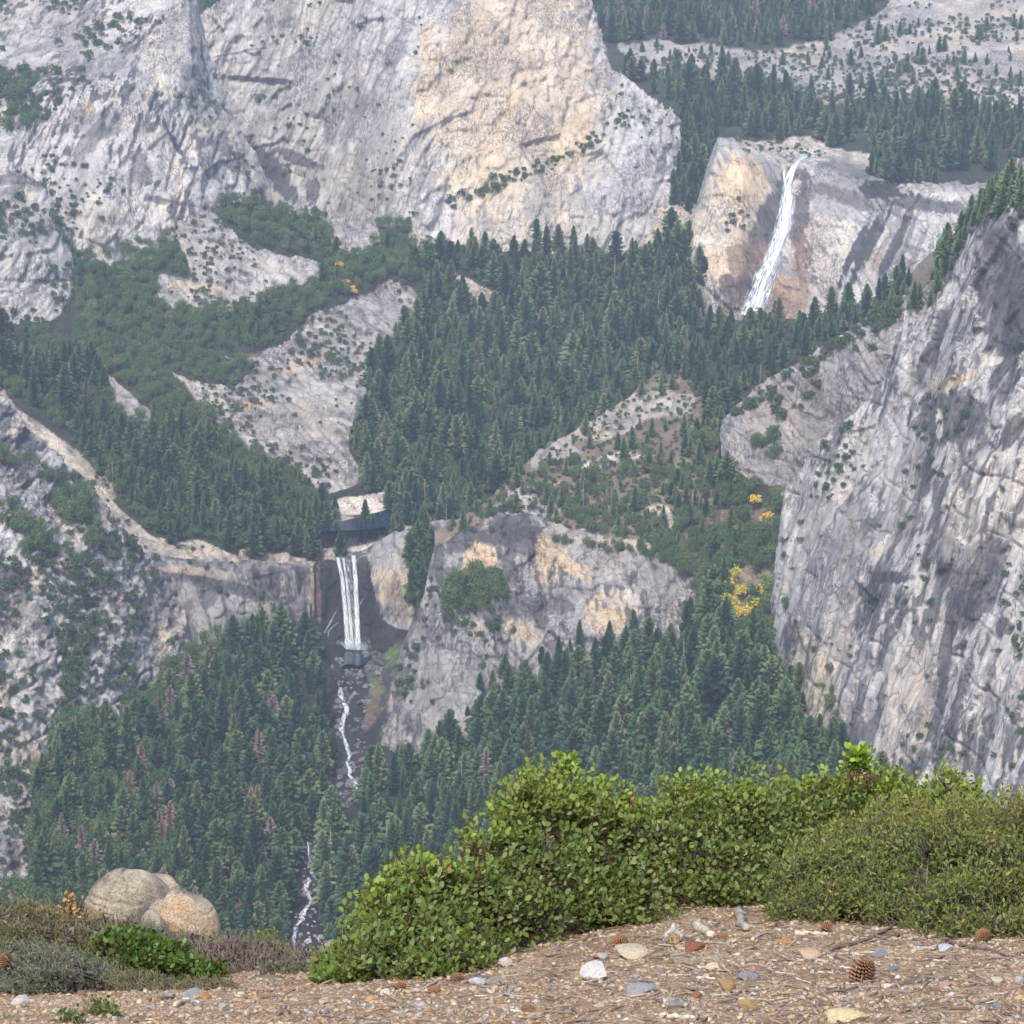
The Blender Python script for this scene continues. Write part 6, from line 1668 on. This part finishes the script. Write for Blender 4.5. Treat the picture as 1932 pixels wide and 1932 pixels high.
M_WOOD = stone_material("dry_wood", 22, False)
def stick(pts, w, col, label, seed=0, cat='stick'):
    r = np.random.default_rng(seed)
    Q = []
    for u, v in pts:
        Q.append(on_ground(u, v))
    Q = np.array(Q); d = proj(Q[0])[2]; rad = w / FPX * d * 0.5
    Q[:, 2] += rad * 0.8
    t = np.linspace(0, 1, 12); k = np.linspace(0, 1, len(Q))
    P = np.stack([np.interp(t, k, Q[:, i]) for i in range(3)], -1) + r.normal(size=(12, 3)) * rad * 0.22
    S = Soup(); S.tube(P - Q[0], rad * (1.05 - 0.35 * t) * (1 + 0.12 * r.normal(size=12)), 8)
    me = S.mesh('stick', M_WOOD, True); o = bpy.data.objects.new('stick', me); COL.objects.link(o); o.location = Q[0]; o.color = (*col, 1)
    return tag(o, label, cat)
PW, GW, DW = (0.50, 0.42, 0.32), (0.34, 0.29, 0.24), (0.16, 0.12, 0.10)
for i, (pts, w, c_, lab) in enumerate([([(1311, 1752), (1342, 1772)], 17, PW, "cracked pale log stub behind the pear shaped stone"), ([(1394, 1728), (1403, 1760)], 20, GW, "dark scaly log stub under the bush"),
        ([(1566, 1795), (1605, 1786), (1645, 1774), (1694, 1744)], 7, DW, "long dark bent branch under the right bush"), ([(1640, 1768), (1672, 1772), (1695, 1768)], 7, DW, "dark forked branch crossing the bent one"),
        ([(1788, 1780), (1830, 1790), (1866, 1794), (1900, 1806)], 8, DW, "long dark root lying at the right"), ([(1722, 1800), (1771, 1787)], 8, PW, "straight pale stick ending at the grey stone"),
        ([(1243, 1922), (1310, 1926)], 11, PW, "thick pale weathered stick near the bottom"), ([(1389, 1874), (1460, 1866)], 6, GW, "thin stick pointing right from the tan cube"),
        ([(1385, 1904), (1397, 1922)], 9, GW, "short twig stump leaning on the brown block"), ([(1325, 1884), (1392, 1878)], 6, PW, "pale twig below the tan cube"), ([(1557, 1866), (1655, 1864)], 5, GW, "thin curved stick under the large cone"),
        ([(1546, 1830), (1590, 1830)], 8, DW, "dark stick left of the large cone"), ([(1490, 1824), (1560, 1800)], 7, PW, "pale crossed stick above the cone"), ([(1496, 1806), (1556, 1816)], 6, PW, "pale stick crossing the other pale one"),
        ([(1560, 1806), (1650, 1800), (1700, 1812)], 6, GW, "curving stick behind the large cone"), ([(1420, 1776), (1440, 1764)], 6, PW, "peeled pale twig by the round cone"), ([(1500, 1764), (1560, 1766)], 9, PW, "white cut stick near the bush"),
        ([(1240, 1784), (1300, 1790)], 4, GW, "thin twig in front of the standing stone"), ([(330, 1900), (365, 1890), (380, 1882)], 9, PW, "bleached curved stick by the blue grey rock"), ([(345, 1888), (375, 1894)], 7, PW, "short bleached stick right of the curved one"),
        ([(300, 1888), (330, 1884)], 9, DW, "charred dark stick stub on the left gravel"), ([(262, 1898), (290, 1906)], 7, GW, "brown stub on the left gravel"), ([(30, 1912), (60, 1906)], 7, PW, "pale twig below the crumbly stone"),
        ([(160, 1874), (380, 1870)], 3, PW, "long thin straight pale stick along the heath"), ([(800, 1868), (828, 1852)], 6, PW, "pale stub near the bush edge"), ([(870, 1856), (1000, 1838)], 4, GW, "long thin root following the bush edge"),
        ([(775, 1872), (822, 1874)], 7, GW, "grey bark strip by the bush"), ([(1010, 1862), (1040, 1852)], 7, GW, "grey brown stub in the middle gravel"), ([(1100, 1858), (1150, 1846)], 6, PW, "pale twig right of the middle"),
        ([(1040, 1660), (1028, 1616)], 4, GW, "x"), ([(1700, 1868), (1790, 1858)], 5, PW, "pale twig in the right gravel"), ([(1850, 1828), (1932, 1800)], 6, DW, "dark twig at the right edge"), ([(1740, 1850), (1700, 1874)], 5, GW, "grey twig leaning left in the right gravel"),
        ([(1800, 1900), (1860, 1892)], 6, GW, "grey stick near the lower right")]):
    if lab != "x": stick(pts, w, c_, lab, i)
rs = np.random.default_rng(9)
for i in range(90):
    u = 700 + 1232 * rs.random() ** 0.7; v = rs.uniform(interp_line(MB, min(u, 1880)) + 22, 1930)
    a_ = rs.normal() * 0.35; L = rs.uniform(14, 60)
    c_ = [PW, GW, DW][int(rs.integers(3))]; cn = {PW: 'pale', GW: 'grey', DW: 'dark'}[c_]
    size = 'long' if L > 42 else ('short' if L < 26 else 'thin')
    o = stick([(u, v), (u + L * math.cos(a_), v + L * math.sin(a_) * 0.3)], rs.uniform(2.5, 6), c_, f"{size} {cn} stick on the gravel, " + ('right of the large cone' if u > 1640 else 'below the large cone' if u > 1500 else 'around the tan cube stone' if u > 1300 else 'around the banded rock' if u > 1100 else 'below the middle of the big bush'), 100 + i)
    o['group'] = o['label']
for i in range(110):
    u = rs.uniform(0, 1932); vb0 = 1875 if u < 600 else interp_line(MB, min(u, 1880)) + 18
    v = rs.uniform(vb0, 1930); w = rs.uniform(9, 20)
    k = int(rs.integers(5)); c_, cn = [((0.50, 0.42, 0.30), 'buff'), ((0.34, 0.34, 0.35), 'grey'), ((0.24, 0.16, 0.10), 'brown'), ((0.60, 0.57, 0.52), 'white'), ((0.27, 0.28, 0.29), 'dark grey')][k]
    o = stone(u, v, w, w * 0.55, c_, f"small {cn} pebble on the gravel, " + ('lower left below the bushes' if u < 600 else 'by the left tip of the big bush' if u < 900 else 'below the middle of the big bush' if u < 1250 else 'around the tan cube stone' if u < 1500 else 'around the large cone' if u < 1720 else 'in the lower right'), i, rs.random() * 6)
    o['group'] = o['label']

def cone_mesh(seed):
    r = np.random.default_rng(seed); S = Soup(); n = 120
    S.tube([(0, 0, 0.05), (0, 0, 0.5), (0, 0, 0.9)], [0.16, 0.2, 0.05], 8, c=(0.05, 0.025, 0.015))
    for i in range(n):
        f = i / n; z = 0.04 + 0.92 * f; th = i * 2.39996
        R = 0.40 * math.sin(math.pi * min(1, 0.20 + 0.80 * f)) ** 0.7 + 0.05
        d = np.array([math.cos(th), math.sin(th), 0]); s_ = np.array([-math.sin(th), math.cos(th), 0]); u_ = np.array([0, 0, 1.0])
        tilt = -0.15 + 0.5 * f
        ax = d * math.cos(tilt) + u_ * math.sin(tilt); nn = np.cross(s_, ax); nn = nn if nn[2] > 0 else -nn
        w = 0.085 * (1.1 - 0.5 * f); o_ = np.array([0, 0, z]); tip = o_ + ax * R
        V = [o_ + ax * R * 0.3 - s_ * w * 0.5, o_ + ax * R * 0.3 + s_ * w * 0.5, tip + s_ * w - ax * 0.04, tip + ax * 0.02 + nn * 0.02, tip - s_ * w - ax * 0.04,
             tip + s_ * w * 0.8 - ax * 0.05 - nn * 0.045, tip - ax * 0.02 - nn * 0.04, tip - s_ * w * 0.8 - ax * 0.05 - nn * 0.045, tip + ax * 0.045 - nn * 0.02 + u_ * 0.02]
        c = np.array([(0.10, 0.045, 0.022)] * 2 + [(0.20, 0.10, 0.05)] * 3 + [(0.30, 0.17, 0.09)] * 3 + [(0.36, 0.22, 0.12)]) * r.uniform(0.8, 1.2)
        S.add(V, [(0, 1, 2, 3), (0, 3, 4, 4), (2, 5, 8, 3), (3, 8, 7, 4), (5, 6, 8, 8), (6, 7, 8, 8), (0, 7, 6, 6), (0, 6, 5, 1)], c)
    m = bpy.data.materials.get("cone_scales")
    if m is None:
        m, nt, b = newmat("cone_scales"); at = nd(nt, "ShaderNodeAttribute", attribute_name="tone"); nt.links.new(at.outputs["Color"], b.inputs["Base Color"]); b.inputs["Roughness"].default_value = 0.55
    return S.mesh("cone", m)
CM = cone_mesh(1)
for u, v, w, rot, lab in [(1614, 1836, 52, (0.5, 0.35, 0.4), "largest open pine cone, standing among sticks on the right gravel"), (1362, 1761, 25, (1.5, 0.2, 0), "round pine cone seen end on between the two log stubs"),
                          (1849, 1765, 32, (0.6, -0.5, 1), "pine cone under the right bush edge"), (1884, 1733, 30, (0.9, 0.6, 2), "dark pine cone deep in the right bush"), (1556, 1752, 24, (1.0, 0.2, 2.5), "pine cone at the left foot of the right bush"),
                          (1160, 1772, 34, (1.3, 0.5, 0.5), "pine cone half hidden under the leaves behind the pale stone"), (818, 1862, 30, (1.4, 1.2, 0), "flattened reddish pine cone under the left bush edge"),
                          (852, 1846, 26, (0.7, 1.2, 1), "spiky pine cone right of the flattened one"), (8, 1823, 28, (0.3, 0.2, 0), "brown pine cone resting in the grey green bush at the left"), (154, 1872, 22, (1.3, 0.3, 0), "small dark pine cone by the heath"),
                          (748, 1862, 22, (1.2, 0.6, 2), "small pine cone at the left foot of the big bush")]:
    p = on_ground(u, v + w * 0.35) if u > 30 else unproj(u, v, 10.6)
    d = proj(p)[2]; s_ = w / FPX * d
    o = bpy.data.objects.new('pine_cone', CM); COL.objects.link(o); o.location = p + np.array([0, 0, s_ * 0.12]); o.scale = (s_, s_, s_); o.rotation_euler = rot
    tag(o, lab, 'pine cone')

# the countless rest: grit, chips of wood and fallen needles
def litter(name, label, n, meshes, smin, smax, seed, mats_scale=(1, 1, 1), tiltr=0.3, power=3, right=False):
    r = np.random.default_rng(seed)
    u = r.uniform(-60, 1990, n); 
    if right: u = 500 + 1480 * r.random(n) ** 0.75
    x = []; 
    y = r.uniform(6.4, 12.9, n)
    b_ = (u - CX) / FPX
    x = b_ * y * 1.09
    z = gz(x, y)
    s_ = smin + (smax - smin) * r.random(n) ** power
    P_ = np.stack([x, y, z + s_ * 0.1], -1)
    R_ = np.stack([r.normal(size=n) * tiltr, r.normal(size=n) * tiltr, r.random(n) * 6.28], -1)
    S_ = np.stack([s_ * mats_scale[0] * r.uniform(0.7, 1.3, n), s_ * mats_scale[1], s_ * mats_scale[2]], -1)
    o = gn_scatter(name, P_, R_, S_, r.integers(0, len(meshes), n), [[m_] for m_ in meshes])
    return tag(o, label, None, None, 'stuff')
def rnd_material(name, stops):
    m = leaf_material(name, stops, rough=0.85, nscale=2.0, ncol=0.3); return m
MG = rnd_material("grit", [(0.0, (0.44, 0.34, 0.22)), (0.25, (0.33, 0.23, 0.14)), (0.5, (0.22, 0.15, 0.09)), (0.65, (0.40, 0.31, 0.21)), (0.84, (0.22, 0.22, 0.21)), (0.94, (0.48, 0.41, 0.32)), (1.0, (0.30, 0.18, 0.10))])
MW_ = rnd_material("wood_chips", [(0.0, (0.33, 0.25, 0.17)), (0.4, (0.22, 0.165, 0.12)), (0.7, (0.13, 0.09, 0.065)), (1.0, (0.40, 0.33, 0.26))])
MN = rnd_material("fallen_needles", [(0.0, (0.34, 0.17, 0.08)), (0.5, (0.42, 0.25, 0.12)), (1.0, (0.26, 0.13, 0.07))])
GR = [stone_mesh("grit", 500 + i, 1, 7, [(1, 0.8, 0.4), (1, 0.6, 0.35), (1, 0.9, 0.5), (1, 0.45, 0.3)][i], 0.12, 0.3, MG, False) for i in range(4)]
def chip_mesh(seed, mat, L=1.0, w=0.10, bend=0.1):
    r = np.random.default_rng(seed); S = Soup()
    P = np.array([(-L / 2, 0, 0), (0, bend * r.normal(), 0.02), (L / 2, bend * r.normal(), 0)])
    S.tube(P, [w * 0.5, w * 0.55, w * 0.3], 5); return S.mesh("chip", mat, True)
WC = [chip_mesh(520 + i, MW_) for i in range(4)]
ND = [chip_mesh(530 + i, MN, 1.0, 0.014, 0.12) for i in range(4)]
litter('gravel', "fine gravel and pebbles covering the bare ground", 80000, GR, 0.005, 0.036, 61, power=9)
litter('wood_chips', "bits of bark and broken twigs scattered over the gravel", 4200, WC, 0.015, 0.085, 62, tiltr=0.12, power=3, right=True)
litter('pine_needles', "fallen reddish pine needles over the gravel", 4500, ND, 0.04, 0.10, 63, tiltr=0.10, power=1)
print("foreground done")
